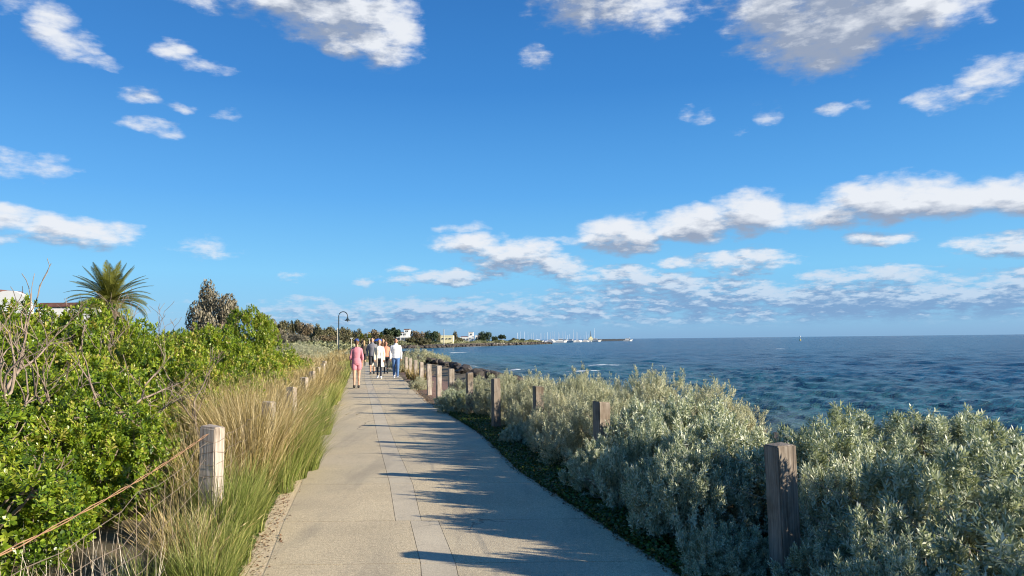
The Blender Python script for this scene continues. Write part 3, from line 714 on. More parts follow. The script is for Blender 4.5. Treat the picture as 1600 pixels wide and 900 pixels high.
def dense(seed, h, nshoot, kind, nl=11):
    r = np.random.default_rng(seed)
    if kind == 'green':
        lobes = make_lobes(r, 34, h, .8, (.16, .28), .5)
        P_, D, dep = lobe_points(lobes, nshoot, .03, .25, r)
        tmpl = [leaf_shoot(11, .050, .046, .024, -5, 66, True, .25, s_, .75) for s_ in range(3)]; up, j, S = .45, .3, (.75, 1.25)
    else:
        # upright plumes: each plume is a spindle of short shoots along its own axis
        lobes = make_lobes(r, 22, h*.92, .8, (.2, .32), .5)
        np_ = nshoot//15; B, D0, _ = lobe_points(lobes, np_, .02, .35, r)
        ax = jit(D0, .9, .16, r); k_ = 15; t = r.random((len(B), k_, 1)); Lp = r.uniform(.10, .26, (len(B), 1, 1))
        rad_ = .052*(1-t**1.6*.85); off = r.normal(size=(len(B), k_, 3)); off /= np.linalg.norm(off, axis=2, keepdims=True)
        P_ = (B[:, None]+ax[:, None]*(t-.45)*Lp+off*rad_*.75).reshape(-1, 3); D = (ax[:, None]*1.3+off*.75).reshape(-1, 3); dep = np.ones(len(P_))
        ok = P_[:, 2] > .02; P_, D = P_[ok], D[ok]
        if kind == 'silver': tmpl = [leaf_shoot(9, .060, .054, .019, 12, 66, False, .1, s_+9, .85) for s_ in range(3)]
        else: tmpl = [leaf_shoot(11, .055, .032, .0105, 8, 64, False, .1, s_+19, .85) for s_ in range(3)]
        up, j, S = .25, .12, (.75, 1.25)
    out = []
    clump = np.sin(P_[:, 0]*5+seed)*np.sin(P_[:, 1]*6+seed*2)*np.sin(P_[:, 2]*7)
    for i, (tv, tf, ta) in enumerate(tmpl):
        s_ = slice(i, None, 3); n_ = len(P_[s_])
        out.append(instance(tv, tf, frames(jit(D[s_], up, j, r), r.uniform(0, 6.28, n_)), P_[s_], r.uniform(*S, n_), ta, clump[s_]*.15 + r.normal(size=n_)*.16 + (.08 if kind == 'green' else 0)))
    return merge(out)
def variants(kind, specs, m_):
    return [np_mesh(kind+'_foliage', *(lambda t: (t[0], t[1]))(d_), m_, {'v': d_[2]}) for d_ in [dense(s_, h, n_, kind) for s_, h, n_ in specs]]
GV = variants('green', [(1, 1.0, 2500), (2, 1.0, 2500), (3, 1.0, 2500), (4, 1.0, 2500)], M['green'])
SV = variants('silver', [(11, 1.0, 4800), (12, 1.0, 4800), (13, 1.0, 4800), (14, 1.0, 4800)], M['silver'])
PV = variants('paler', [(21, 1.0, 6500), (22, 1.0, 6500), (23, 1.0, 6500)], M['paler'])
ST = {'g': [stems_mesh(5, 1.0, M['bark']), stems_mesh(6, 1.0, M['twig'])], 's': [stems_mesh(7, .9, M['twig'], 9, .012), stems_mesh(8, .9, M['twig'], 9, .012)]}
def shrub(kind, name, x_, y_, r_, h, label, rz, vi, group):
    t = thing(name, label, 'shrub', (x_, y_, tz(x_, y_)-.02), rz, group)
    t.scale = (r_, r_, h)
    fo = {'g': GV, 's': SV, 'p': PV}[kind]
    f_ = part('foliage', fo[vi % len(fo)], t)
    if h > 2.45 and r_ < 1: f_.scale.z = .52; f_.location.z = .50
    part('stems', ST['g' if kind == 'g' else 's'][vi % 2], t)
    return t
GL = [ # x, y, radius, height, label
 (-3.9, 5.0, 1.1, 1.12, 'bright green glossy leaved shrub nearest the sagging rusty top wire'),
 (-4.9, 6.2, 1.3, 1.40, 'broad green glossy shrub at the foot of the leaning dead branches'),
 (-3.95, 7.0, .95, 1.22, 'green shrub directly behind the first bleached fence post'),
 (-6.6, 7.6, 1.5, 1.75, 'large green shrub at the edge below the white arched wall'),
 (-5.1, 9.0, 1.2, 1.55, 'green shrub under the middle bare grey shrub'),
 (-4.6, 11.2, 1.1, 1.45, 'green shrub next to the tallest golden grass clump'),
 (-6.7, 10.6, 1.5, 1.85, 'wide green shrub between two bare shrubs'),
 (-8.6, 11.0, 1.8, 2.2, 'tall dark green shrub in front of the white arched wall'),
 (-6.2, 13.3, 1.3, 1.85, 'green shrub in front of the palm, right of its trunk'),
 (-7.9, 14.4, 1.6, 2.40, 'tall green shrub that hides the palm trunk'),
 (-9.8, 15.0, 1.9, 2.45, 'tall green shrub below the red brown roof'),
 (-5.6, 15.5, 1.15, 1.6, 'rounded green shrub behind the third fence post'),
 (-7.2, 17.2, 1.4, 2.15, 'green shrub at the foot of the grey brown tree'),
 (-7.0, 20.2, .85, 2.5, 'upright ball topped green shrub standing above the hedge line'),
 (-6.5, 18.8, 1.1, 1.6, 'green shrub in front of the ball topped shrub'),
 (-7.1, 22.3, 1.3, 1.55, 'low spreading green shrub just beyond the ball topped one'),
 (-7.5, 25.4, 1.25, 1.2, 'last low bright green shrub before the dry grass'),
 (-9.6, 21.5, 1.7, 1.9, 'green shrub behind the ball topped one'),
 (-9.0, 26.5, 1.7, 1.5, 'low green shrub left of the last bright one'),
 (-12.5, 19, 2.2, 2.2, 'broad green shrub far behind the bare branches'),
 (-12.0, 30, 2.0, 1.3, 'low green shrub in the open dry grass'),
 (-17.5, 48, 3.2, 1.25, 'dark green spreading shrub below the brown treeline'),
 (-21.0, 56, 3.4, 1.25, 'dark green shrub at the far left below the treeline'),
]
gfol = 'green coastal shrubs on the landward side'
for i, (x_, y_, r_, h, lb) in enumerate(GL):
    shrub('g', 'green_shrub', x_, y_, r_, h if h > 2.48 else h*((.93 if y_ > 9.5 else .88) if x_ < -4.5 else .95), lb, i*1.9, i, gfol)
SLs = [
 ('s', 2.55, 3.1, .80, .92, 'silver green shrub closest to the bottom corner'),
 ('s', 2.0, 3.8, .5, .68, 'low dark silver shrub at the foot of the nearest post'),
 ('s', 1.95, 4.55, .42, .5, 'low silver foliage wrapping the right side of the nearest post'),
 ('s', 1.35, 6.2, .52, .84, 'low grey green foliage just left of the nearest post'),
 ('s', 1.25, 7.2, .5, .88, 'silver shrub at the path edge between the nearest and second posts'),
 ('s', 2.2, 5.15, .46, .86, 'silver foliage crowding the right side of the nearest post from behind'),
 ('p', .72, 10.8, .6, .95, 'pale silver shrub at the path edge before the third post'),
 ('p', .36, 13.0, .46, .84, 'pale silver shrub at the path edge between the third and fourth posts'),
 ('p', -.12, 15.2, .44, .78, 'pale silver shrub at the path edge between the fourth and fifth posts'),
 ('s', 1.42, 5.15, .34, .42, 'small dark silver tuft at the path edge before the nearest post'),
 ('s', 2.65, 4.5, .70, .98, 'silver shrub with narrow leaves just right of the nearest post'),
 ('s', 3.9, 5.2, .95, .84, 'silver shrub at the edge furthest from the path'),
 ('s', 2.4, 5.9, .68, .98, 'silver shrub behind the nearest post with the tallest leaders'),
 ('s', 3.75, 6.9, .85, .86, 'silver shrub with a leaning leader against the sea'),
 ('s', 5.1, 6.9, .9, .74, 'silver shrub with broad tips overlapping the water'),
 ('s', 1.85, 6.8, .75, .98, 'grey green shrub left of the nearest post'),
 ('s', .90, 7.85, .42, .60, 'low grey shrub tangled with dead twigs at the path edge'),
 ('s', 1.7, 8.3, .75, 1.06, 'silver shrub right behind the second post'),
 ('p', 2.35, 9.4, .74, .97, 'pale yellowish silver shrub on the crest beside the water'),
 ('p', 1.15, 9.7, .74, 1.08, 'pale silver shrub between the second and third posts'),
 ('p', 2.0, 10.9, .8, 1.12, 'tallest pale silver shrub on the crest'),
 ('p', .95, 12.0, .66, 1.02, 'pale silver shrub behind the third post'),
 ('p', 1.35, 13.6, .75, 1.0, 'pale shrub on the crest behind the third post'),
 ('p', .35, 13.9, .62, .98, 'pale upright shrub beside the fourth post'),
 ('p', -.25, 16.1, .7, .92, 'pale shrub between the fifth and sixth posts'),
 ('p', .6, 16.0, .7, .88, 'pale shrub seaward of the fifth post'),
 ('p', -.95, 18.4, .7, .82, 'pale shrub at the end of the silver row nearest the path'),
 ('p', -.2, 18.6, .7, .78, 'last pale shrub before the dark rocks'),
 ('s', .15, 11.7, .4, .40, 'low grey clump on the path side of the third post'),
 ('s', -1.25, 17.2, .55, .6, 'dark low clump leaning over the path edge'),
 ('p', -5.6, 40, 1.0, .9, 'grey green shrub by the far posts behind the man in white'),
 ('p', -5.9, 48, 1.6, 1.15, 'rounded grey shrub standing on the rocks by the far posts'),
 ('p', -5.0, 52, 1.0, .95, 'small round grey shrub nearest the water beyond the rocks'),
 ('p', -3.1, 25.5, .45, .45, 'small pale shrub between the middle posts'),
 ('p', -12.6, 45, 1.7, 1.25, 'silver shrub behind the dry grass left of the woman in pink'),
 ('p', -14.6, 55, 2.2, 1.35, 'grey shrub at the foot of the lamp post'),
 ('p', -11.9, 60, 1.8, 1.3, 'silver shrub between the lamp post and the walkers'),
 ('p', -17.6, 62, 2.4, 1.45, 'grey shrub left of the lamp post'),
 ('p', -11.3, 38, 1.3, .95, 'pale shrub standing in the dry grass'),
]
for i, (kd, x_, y_, r_, h, lb) in enumerate(SLs):
    if y_ < 20 and r_ >= .6: r_ *= 1.12
    shrub(kd, 'silver_shrub', x_, y_, r_, h, lb, i*2.3, i, 'silver coastal shrubs')

# bare dead shrubs
def bare(x_, y_, h, seed, n, lean, label, r_=.034, depth=4, m_='bark', kids=(1, 3)):
    rnd = random.Random(seed); t = thing('bare_shrub', label, 'dead shrub', (x_, y_, tz(x_, y_)), 0, 'leafless shrubs among the green ones')
    for i in range(n):
        mb_ = MB(); a = rnd.uniform(0, 6.28)
        branchy(mb_, Vector((.08*math.cos(a), .08*math.sin(a), -.05)), (Vector((math.cos(a)*.5, math.sin(a)*.35, 1))+Vector(lean)).normalized(), h*.36, r_, depth, rnd, .55, .12, 4, kids, .7, .0035)
        part('branch', mb_.mesh('branch', M[m_], True), t)
    return t
bare(-4.45, 6.5, 2.25, 3, 3, (-.2, 0, 0), 'leafless grey shrub with stems leaning out over the green foliage', .036, 4, 'bark', (2, 2))
bare(-5.35, 7.3, 2.35, 8, 3, (-.1, 0, 0), 'tall leafless shrub whose twigs reach above the white wall', .04, 4, 'bark', (2, 2))
bare(-3.85, 8.3, 1.75, 31, 2, (.25, 0, 0), 'leafless forked shrub rising between the palm and the golden grass', .024)
bare(-4.3, 7.7, 2.1, 5, 3, (.3, 0, 0), 'leafless shrub with forked stems in front of the palm', .032, 4, 'bark', (2, 2))
bare(-6.7, 12.5, 2.4, 12, 4, (.2, 0, 0), 'fine leafless twigs right of the palm crown', .018)
bare(-7.3, 8.4, 2.4, 15, 3, (0, 0, 0), 'leafless shrub at the far left against the sky', .028)
bare(-9.6, 13.2, 2.6, 19, 4, (.1, 0, 0), 'leafless twigs standing over the red brown roof', .016, 4)
bare(-4.05, 6.1, .95, 22, 3, (.4, -.3, -.4), 'dead twigs tangled low behind the first bleached fence post', .012, 3, 'twig')
bare(1.15, 7.35, .5, 23, 4, (-.5, -.3, -.3), 'pale dead twigs spilling from the silver shrubs', .007, 3, 'twig')

# ------------------------------------------------------------------ palm
def frond(L, droop, m_, seed, lw=.42):
    r = random.Random(seed); mb_ = MB(); pts = []; th = 0; p = Vector((0, 0, 0)); K = 9
    for i in range(K+1):
        pts.append(p.copy()); a = droop*(i/K)**1.5; p = p + Vector((math.cos(a), 0, -math.sin(a)))*(L/K)
    mb_.tube(pts, [.03*(1-.85*i/K) for i in range(K+1)], 4)
    nl = 40
    for i in range(nl):
        f = .1+.9*i/nl; q = f*K; j = min(K-1, int(q)); c = pts[j].lerp(pts[j+1], q-j); d = (pts[j+1]-pts[j]).normalized()
        ll = lw*math.sin(math.pi*(f*.86+.12))*r.uniform(.9, 1.1)
        for s_ in (-1, 1):
            dv = (d*.75 + Vector((0, s_*.8, 0)) + Vector((0, 0, .25-.35*f))).normalized(); w_ = d*.015
            tip = c+dv*ll+Vector((0, 0, -.12*ll)); mid = c+dv*ll*.5
            mb_.add([c-w_, mid-w_*1.2, tip, mid+w_*1.2, c+w_], [(0, 1, 3, 4), (1, 2, 3)])
    me = mb_.mesh('frond', m_)
    a = me.attributes.new('v', 'FLOAT', 'POINT'); vv = [r.uniform(.2, .8)]*len(me.vertices); a.data.foreach_set('value', vv)
    return me
def palm_tree(loc, trunk_h, L, label, n=34, dead=10, name='palm_tree', cat='palm tree', tr=.32, group=None, lw=.42):
    t = thing(name, label, cat, loc, 0, group); mb_ = MB()
    prof = [(tr*1.25, -.1)]
    for i in range(14): z = trunk_h*i/13; prof += [(tr*(1+.06*(i % 2)), z)]
    prof += [(tr*1.5, trunk_h+.25), (tr*.9, trunk_h+.6)]
    mb_.lathe(prof, n=12); part('trunk', mb_.mesh('trunk', M['bark'], True), t)
    vs = [frond(L, dr, M['palm'], 60+i, lw) for i, dr in enumerate((.35, .75, 1.15, 1.5))]; dv = frond(L*.8, 1.4, M['deadpalm'], 77, lw)
    for i in range(n):
        f = i/n; el_ = 84 - 84*f**.8; k_ = min(3, int(f*4))
        o = part('frond', vs[k_], t); o.location = (0, 0, trunk_h+.45); o.rotation_euler = Euler((random.uniform(-.35, .35), -R(el_), i*2.4), 'XYZ'); o.rotation_euler = (Matrix.Rotation(i*2.4, 3, 'Z') @ Matrix.Rotation(-R(el_), 3, 'Y') @ Matrix.Rotation(random.uniform(-.4, .4), 3, 'X')).to_euler()
    for i in range(dead):
        o = part('frond', dv, t, 'dead brown drooping frond'); o.location = (0, 0, trunk_h+.2)
        o.rotation_euler = (Matrix.Rotation(i*2.4+.7, 3, 'Z') @ Matrix.Rotation(R(32+random.uniform(0, 25)), 3, 'Y')).to_euler()
    return t
pb = at(172, 473, 40)
palm_tree((pb.x, pb.y, 0), pb.z-.45, 2.35, 'large feathery date palm rising behind the green shrubs, with dead brown skirt', 64, 34, lw=.50)

# ------------------------------------------------------------------ trees
def crown_mesh(seed, m_, n, kind='round', leaf=.3, name='crown'):
    r = np.random.default_rng(seed)
    if kind == 'round': lobes = [(0, 0, .5, .42)] + [(.52*math.cos(a), .52*math.sin(a), z, q) for a, z, q in zip(np.arange(11)*2.4, r.uniform(.25, .82, 11), r.uniform(.2, .36, 11))] + [(r.uniform(-.2, .2), r.uniform(-.2, .2), .85, .26)]
    elif kind == 'flat': lobes = [(.75*math.sqrt(i/12)*math.cos(i*2.4), .75*math.sqrt(i/12)*math.sin(i*2.4), .8+.06*r.normal()-.1*(i/12), .2+.06*r.random()) for i in range(13)]
    else: lobes = [(.45*math.cos(i*2.4)*(1-i/16), .45*math.sin(i*2.4)*(1-i/16), .2+.75*i/13, .34-.015*i) for i in range(13)]
    P_, D, dep = lobe_points(lobes, n, .02, .55, r)
    tv = np.array([(-.5, 0, 0), (0, -.32, .1), (.5, 0, 0), (0, .32, .1)])
    N = r.normal(size=P_.shape)+D*.8; cl = .5+.28*np.sin(P_[:, 0]*9+seed)*np.sin(P_[:, 1]*8)+.25*np.sin(P_[:, 2]*10+seed)
    v, f, a = instance(tv, np.array([(0, 1, 2, 3)]), frames(N, r.uniform(0, 6.28, len(P_))), P_, r.uniform(.6, 1.3, len(P_))*leaf, np.zeros(4), np.clip(cl*.5+.25+r.normal(size=len(P_))*.15, 0, 1))
    return np_mesh(name, v, f, m_, {'v': a})
def trunk_mesh(seed, h=.8, r_=.05, depth=2, m_='bark'):
    rnd = random.Random(seed); mb_ = MB()
    branchy(mb_, Vector((0, 0, -.05)), Vector((.05, 0, 1)), h*.5, r_, depth, rnd, .6, .2, 3, (2, 3), .7, .008)
    return mb_.mesh('trunk', M[m_], True)
TR = [trunk_mesh(s_) for s_ in (1, 2, 3)]
CRm = {('olive', 'round'): [crown_mesh(s_, M['olive'], 2600, 'round', .11) for s_ in (1, 2, 3)],
       ('rusty', 'round'): [crown_mesh(s_, M['rusty'], 2400, 'round', .11) for s_ in (4, 5)],
       ('brownleaf', 'round'): [crown_mesh(s_, M['brownleaf'], 2400, 'round', .10) for s_ in (6, 7)],
       ('pine', 'flat'): [crown_mesh(s_, M['pine'], 2200, 'flat', .13) for s_ in (8, 9)],
       ('pine', 'round'): [crown_mesh(s_, M['pine'], 2400, 'round', .11) for s_ in (10,)],
       ('olive', 'flat'): [crown_mesh(s_, M['olive'], 1500, 'flat', .13) for s_ in (12,)],
       ('pine', 'cone'): [crown_mesh(s_, M['olive'], 1600, 'cone', .10) for s_ in (11,)]}
def tree(px, top, wpx, d, ck, label, i, base=0.0, name='tree', cat='tree', group='trees along the far shore'):
    p = at(px, top, d); h = p.z-base; r_ = wpx/2*d/F
    t = thing(name, label, cat, (p.x, p.y, base), i*1.3, group)
    c = part('crown', CRm[ck][i % len(CRm[ck])], t); c.scale = (r_/.8, r_/.8, h/1.08)
    if ck[1] == 'round' and h > r_*2.2: c.scale.z = h/1.08*.8; c.location.z = h*.19
    k_ = part('trunk', TR[i % 3], t); k_.scale = (h*.9, h*.9, h)
    return t
TL = [(415,490,34,170,('brownleaf','round'),'brown grey tree just right of the ball topped green shrub'),
 (441,500,22,260,('olive','flat'),'flat topped tree, first of the two on thin trunks above the treeline'),
 (463,499,20,265,('olive','flat'),'flat topped tree, second of the two on thin trunks above the treeline'),
 (440,512,34,200,('brownleaf','round'),'low brown tree below the flat topped pair'),
 (478,504,28,230,('rusty','round'),'reddish brown tree left of the tall dark round tree'),
 (497,507,34,220,('olive','round'),'dark round tree left of the lamp post, highest of the row'),
 (521,509,26,225,('olive','round'),'round tree directly behind the lamp post'),
 (539,510,26,230,('olive','round'),'olive tree just below the lamp head'),
 (561,514,28,240,('olive','round'),'olive tree behind the woman in pink'),
 (586,515,34,260,('rusty','round'),'brown olive tree above the blue canopy'),
 (604,522,24,265,('olive','round'),'low olive tree left of the umbrella pine'),
 (455,520,40,190,('brownleaf','round'),'greyish bush like tree low in the brown treeline'),
 (420,517,40,160,('rusty','round'),'low brown tree behind the last green shrubs'),
 (480,524,40,190,('brownleaf','round'),'low brown tree left of the lamp post'),
 (512,524,34,200,('rusty','round'),'low brown tree at the lamp post foot'),
 (545,524,34,205,('olive','round'),'low olive tree right of the lamp post'),
 (612,511,30,335,('pine','flat'),'dark flat topped umbrella pine beside the white house'),
 (609,521,22,338,('olive','round'),'dark tree under the umbrella pine'),
 (652,517,22,345,('rusty','round'),'rust tinted tree just right of the white house'),
 (642,526,20,340,('olive','round'),'low tree at the corner of the white house'),
 (673,517,24,350,('pine','round'),'dark tree behind the tall pale pole'),
 (684,517,12,400,('olive','round'),'narrow tree left of the yellow house'),
 (661,527,26,340,('olive','round'),'low dark tree between the white house and the pole'),
 (711,516,15,400,('pine','cone'),'pointed conifer right of the yellow house'),
 (717,527,14,405,('olive','round'),'low tree left of the white tower house'),
 (757,518,22,440,('pine','round'),'dark round tree right of the white tower house'),
 (748,529,14,438,('pine','round'),'low dark tree in front of the last white house'),
 (773,525,11,470,('pine','round'),'small round tree, first on the far point'),
 (784,522,12,480,('pine','flat'),'small umbrella shaped tree, second on the far point'),
 (803,528,17,500,('olive','round'),'low wide tree near the end of the far point'),
 (816,529,8,515,('pine','round'),'smallest tree at the very end of the far point'),
]
for i, (px, tp, wp, d, ck, lb) in enumerate(TL): tree(px, tp, wp, d, ck, lb, i)
tg = tree(335, 440, 66, 34, ('brownleaf', 'round'), 'slender grey brown tree standing above the hedge near the palm', 3, group=None)
tg.children[0].data = crown_mesh(33, M['brownleaf'], 9000, 'round', .055); tg.children[0].scale.z *= 1.05
tg.children[0].scale.x *= 1.2; tg.children[0].scale.y *= 1.2; tg.children[0].scale.z *= .88; tg.children[0].location.z += .35
for px, tp, lb in ((565, 525, 'small palm with orange trunk nearest the lamp post'), (577, 525, 'small palm left of the blue canopy'), (596, 523, 'small yellowish palm right of the blue canopy')):
    q = at(px, tp, 190); palm_tree((q.x, q.y, 0), q.z-1.2, 1.5, lb, 16, 4, tr=.2, group='small palms by the path end', lw=.5)

# scrub mass along the far shores, one mass nobody could count
def scrub_band():
    A, B = [], []
    seg = [(COAST[i], COAST[i+1]) for i in range(8, 18)]
    for a, b in seg:
        L = np.linalg.norm(b-a); n_ = int(L*85); t = rng.random(n_); d = (b-a)/L; nrm = np.array([-d[1], d[0]])
        off = rng.uniform(4, 22, n_); p = a + d*t[:, None]*L + nrm*off[:, None]
        s_ = coast_dist(p[:, 0], p[:, 1]); ok = s_ > 2.2; p = p[ok]; s_ = s_[ok]
        hm = (.8+.5*np.sin(p[:, 0]*.6)+.5*np.sin(p[:, 1]*.45+2))*np.clip(s_/8, .3, 1)*.9+.35
        A.append(np.column_stack([p, rng.random(len(p))*hm]))
    return np.concatenate(A)
sp_ = scrub_band(); n = len(sp_)
v, f, a = instance(np.array([(-.5, 0, 0), (0, -.35, .1), (.5, 0, 0), (0, .35, .1)]), np.array([(0, 1, 2, 3)]), frames(rng.normal(size=(n, 3))), sp_, rng.uniform(.3, .75, n), np.zeros(4), np.clip(.5+.3*np.sin(sp_[:, 0]*.9)+rng.normal(size=n)*.15, 0, 1))
struct('coastal_scrub', np_mesh('coastal_scrub', v, f, M['scrub'], {'v': a}), 'stuff', 'low green beige scrub along the curve of the bay')
# scrub between the path and the brown treeline
n = 60000; yq = 34+170*rng.random(n)**1.3; xq = eL(yq)-2.2-(rng.random(n))*(10+yq*.42)
hm = (.35+.35*np.sin(xq*.5+1)*np.sin(yq*.21)+.25*np.sin(xq*.17)+.004*yq)
zq = terrain_z(xq, yq)+rng.random(n)*np.clip(hm, .1, 1.6)
v, f, a = instance(np.array([(-.5, 0, 0), (0, -.35, .1), (.5, 0, 0), (0, .35, .1)]), np.array([(0, 1, 2, 3)]), frames(rng.normal(size=(n, 3))), np.column_stack([xq, yq, zq]), rng.uniform(.1, .22, n)*(1+yq/70), np.zeros(4), np.clip(.5+.35*np.sin(xq*.4)*np.sin(yq*.13+1)+rng.normal(size=n)*.15, 0, 1))
struct('dune_scrub', np_mesh('dune_scrub', v, f, M['scrub'], {'v': a}), 'stuff', 'low scrub on the flat ground before the brown treeline')

# ------------------------------------------------------------------ rocks
def rock_mesh(seed):
    bm = bmesh.new(); bmesh.ops.create_icosphere(bm, subdivisions=2, radius=1); r = np.random.default_rng(seed)
    pl = r.normal(size=(9, 3)); pl /= np.linalg.norm(pl, axis=1, keepdims=True); dd_ = r.uniform(.42, .75, 9)
    for v in bm.verts:
        p = np.array(v.co)
        for n_, d_ in zip(pl, dd_):
            q = p@n_
            if q > d_: p = p-n_*(q-d_)*.9
        p *= 1+.05*math.sin(p[0]*7+seed)*math.sin(p[1]*6)+.11*r.normal()*.5
        v.co = p
    me = bpy.data.meshes.new('boulder'); bm.to_mesh(me); bm.free(); me.materials.append(M['rock']); return me
RK = [rock_mesh(s_) for s_ in range(6)]
rk = np.random.default_rng(5); cnt = 0
cum = np.concatenate([[0], np.cumsum(np.linalg.norm(np.diff(COAST[:12], axis=0), axis=1))])
def coast_at(s_):
    i = min(len(cum)-2, int(np.searchsorted(cum, s_))-1); i = max(i, 0); t = (s_-cum[i])/(cum[i+1]-cum[i]); p = COAST[i]+(COAST[i+1]-COAST[i])*t; d = (COAST[i+1]-COAST[i]); d = d/np.linalg.norm(d)
    return p, np.array([-d[1], d[0]])
s_ = 62.0
rock_list = []
while s_ < 170:
    for j in range(4 if s_ > 78 else 2):
        p, nrm = coast_at(s_+rk.uniform(-.6, .6)); off = rk.uniform(-.3, 3.9); p = p+nrm*off
        sz = rk.uniform(.18, .42)*(1 if s_ < 130 else 1.4)
        z_ = tz(p[0], p[1])+sz*.12+(.1 if off > 2.4 else 0)
        rock_list.append((p[0], p[1], z_, sz))
    s_ += .85 if s_ < 112 else 2.2
for i, (x_, y_, z_, sz) in enumerate(rock_list[:290]):
    if x_ < eR(y_)+1.0: continue
    o = thing('boulder', 'dark basalt boulder in the jumbled seawall beside the water', 'rock', (x_, y_, z_), rk.uniform(0, 6.28), 'basalt boulders of the seawall', RK[i % 6])
    o.scale = (sz*rk.uniform(.8, 1.3), sz*rk.uniform(.8, 1.2), sz*rk.uniform(.5, .8)); o.rotation_euler.x = rk.uniform(-.3, .3)
rb = at(1163, 678, 9.2); o = thing('boulder', 'single brown boulder peeking out behind the silver shrubs at the water', 'rock', (rb.x, rb.y, rb.z-.22), 1.0, None, RK[2]); o.scale = (.32, .3, .26)
# far rock edge as one mass
mbx = []
n = 1500; tt = np.sort(rng.uniform(0, 1, n)); seg = COAST[9:19]; cs = np.concatenate([[0], np.cumsum(np.linalg.norm(np.diff(seg, axis=0), axis=1))])
px_ = np.interp(tt*cs[-1], cs, seg[:, 0]); py_ = np.interp(tt*cs[-1], cs, seg[:, 1])
ico = bmesh.new(); bmesh.ops.create_icosphere(ico, subdivisions=1, radius=1); IV = np.array([v.co[:] for v in ico.verts]); IF = np.array([[v.index for v in f.verts] for f in ico.faces]); ico.free()
pz = terrain_z(px_, py_); Lc = np.column_stack([px_+rng.normal(size=n)*1.0, py_+rng.normal(size=n)*1.0, np.full(n, SEA+.15)+rng.uniform(-.1, .5, n)])
v, f, a = instance(IV*np.array([1.1, 1, .6]), IF, frames(np.tile([[0, 0, 1.]], (n, 1))+rng.normal(size=(n, 3))*.3), Lc, rng.uniform(.5, 1.3, n), np.zeros(len(IV)), np.zeros(n))
struct('far_rocks', np_mesh('far_rocks', v, f, M['rock'], {'v': a}), 'stuff', 'dark rocks lining the far curve of the shore')

# ------------------------------------------------------------------ lamp post, poles
def lamp():
    d = 72; b = at(529, 560, d); t = thing('street_lamp', 'dark swan neck street lamp beside the path', 'street lamp', (b.x, b.y, 0))
    H = at(529, 494, d).z; rr = .42; mb_ = MB(); mb_.lathe([(.15, 0), (.15, .5), (.10, .6), (.08, .65)], n=12); part('base', mb_.mesh('base', M['lamp'], True), t)
    mb_ = MB(); pts = [(0, 0, .6), (0, 0, H*.5), (0, 0, H)] + [(rr-rr*math.cos(a), 0, H+rr*math.sin(a)) for a in np.linspace(.2, math.pi, 12)] + [(2*rr, 0, H-.12)]
    mb_.tube(pts, [.062, .055, .05]+[.042]*13, 8); part('post', mb_.mesh('post', M['lamp'], True), t)
    mb_ = MB(); mb_.lathe([(.05, 0), (.07, -.08), (.13, -.2), (.2, -.26), (.3, -.33), (.29, -.345), (.06, -.33)], (2*rr, 0, H-.1), 14); part('lamp_shade', mb_.mesh('lamp_shade', M['lamp'], True), t)
    mb_ = MB(); mb_.lathe([(.02, 0), (.07, -.05), (.06, -.1), (.01, -.13)], (2*rr, 0, H-.42), 10); part('bulb', mb_.mesh('bulb', M['white'], True), t)
lamp()
def pole(px, top, d, label, r_=.12, arm=None):
    q = at(px, top, d); t = thing('pole', label, 'pole', (q.x, q.y, 0)); mb_ = MB(); mb_.tube([(0, 0, -.2), (0, 0, q.z)], [r_, r_*.8], 8); part('shaft', mb_.mesh('shaft', M['pole']), t)
    mb_ = MB()
    if arm: mb_.box((0, 0, q.z+arm*.3), (arm, arm*.4, arm*.3))
    else: mb_.lathe([(r_*.9, 0), (r_*1.1, .05), (r_*.3, .18)], (0, 0, q.z), 8)
    part('cap', mb_.mesh('cap', M['white'] if arm else M['pole']), t)
pole(693.5, 515, 325, 'tall pale bare pole at the shore beside the yellow house', .18)
pole(731.5, 519, 425, 'thin pale pole in front of the white tower house', .16)
pole(527, 514, 110, 'thin pale pole standing just left of the lamp post', .06)
pole(549, 529, 105, 'short pale pole with a small white box between lamp post and walkers', .05, .16)
pole(577, 530, 115, 'short pole with a small white box left of the blue canopy', .05, .14)

# blue canopy
q = at(591, 529, 125); t = thing('beach_umbrella', 'open blue canvas beach umbrella above the walkers\' heads', 'umbrella', (q.x, q.y, 0))
mb_ = MB(); mb_.tube([(0, 0, 0), (0, 0, q.z)], .02, 6); part('pole', mb_.mesh('pole', M['mast']), t)
mb_ = MB(); mb_.lathe([(.8, q.z-.42), (.6, q.z-.22), (.3, q.z-.07), (.03, q.z), (.03, q.z-.02), (.3, q.z-.09), (.6, q.z-.24), (.78, q.z-.43)], n=8); part('canopy', mb_.mesh('canopy', M['bluecloth']), t)

# ------------------------------------------------------------------ houses
def house(name, label, boxes, loc, rz=0, roofs=(), wins=(), m_='white', rm='roofred'):
    t = thing(name, label, 'house', loc, rz)
    mb_ = MB()
    for (c, h) in boxes: mb_.box(c, h)
    part('wall', mb_.mesh('wall', M[m_]), t)
    for (c, h) in roofs:
        mb_ = MB(); mb_.box(c, h, top=.82); part('roof', mb_.mesh('roof', M[rm]), t)
    for (x_, y_, z_, w_, hh) in wins:
        mb_ = MB(); mb_.box((x_, y_, z_), (w_, .05, hh)); wo_ = part('window', mb_.mesh('window', M['glassdark']), t)
        mb_ = MB(); mb_.box((x_, y_-.06, z_-hh-.06), (w_+.1, .1, .06)); part('sill', mb_.mesh('sill', M[m_]), wo_)
        mb_ = MB(); mb_.box((x_, y_-.07, z_), (.04, .03, hh)); part('mullion', mb_.mesh('mullion', M['white']), wo_)
d = 352; c = at(631, 538, d)
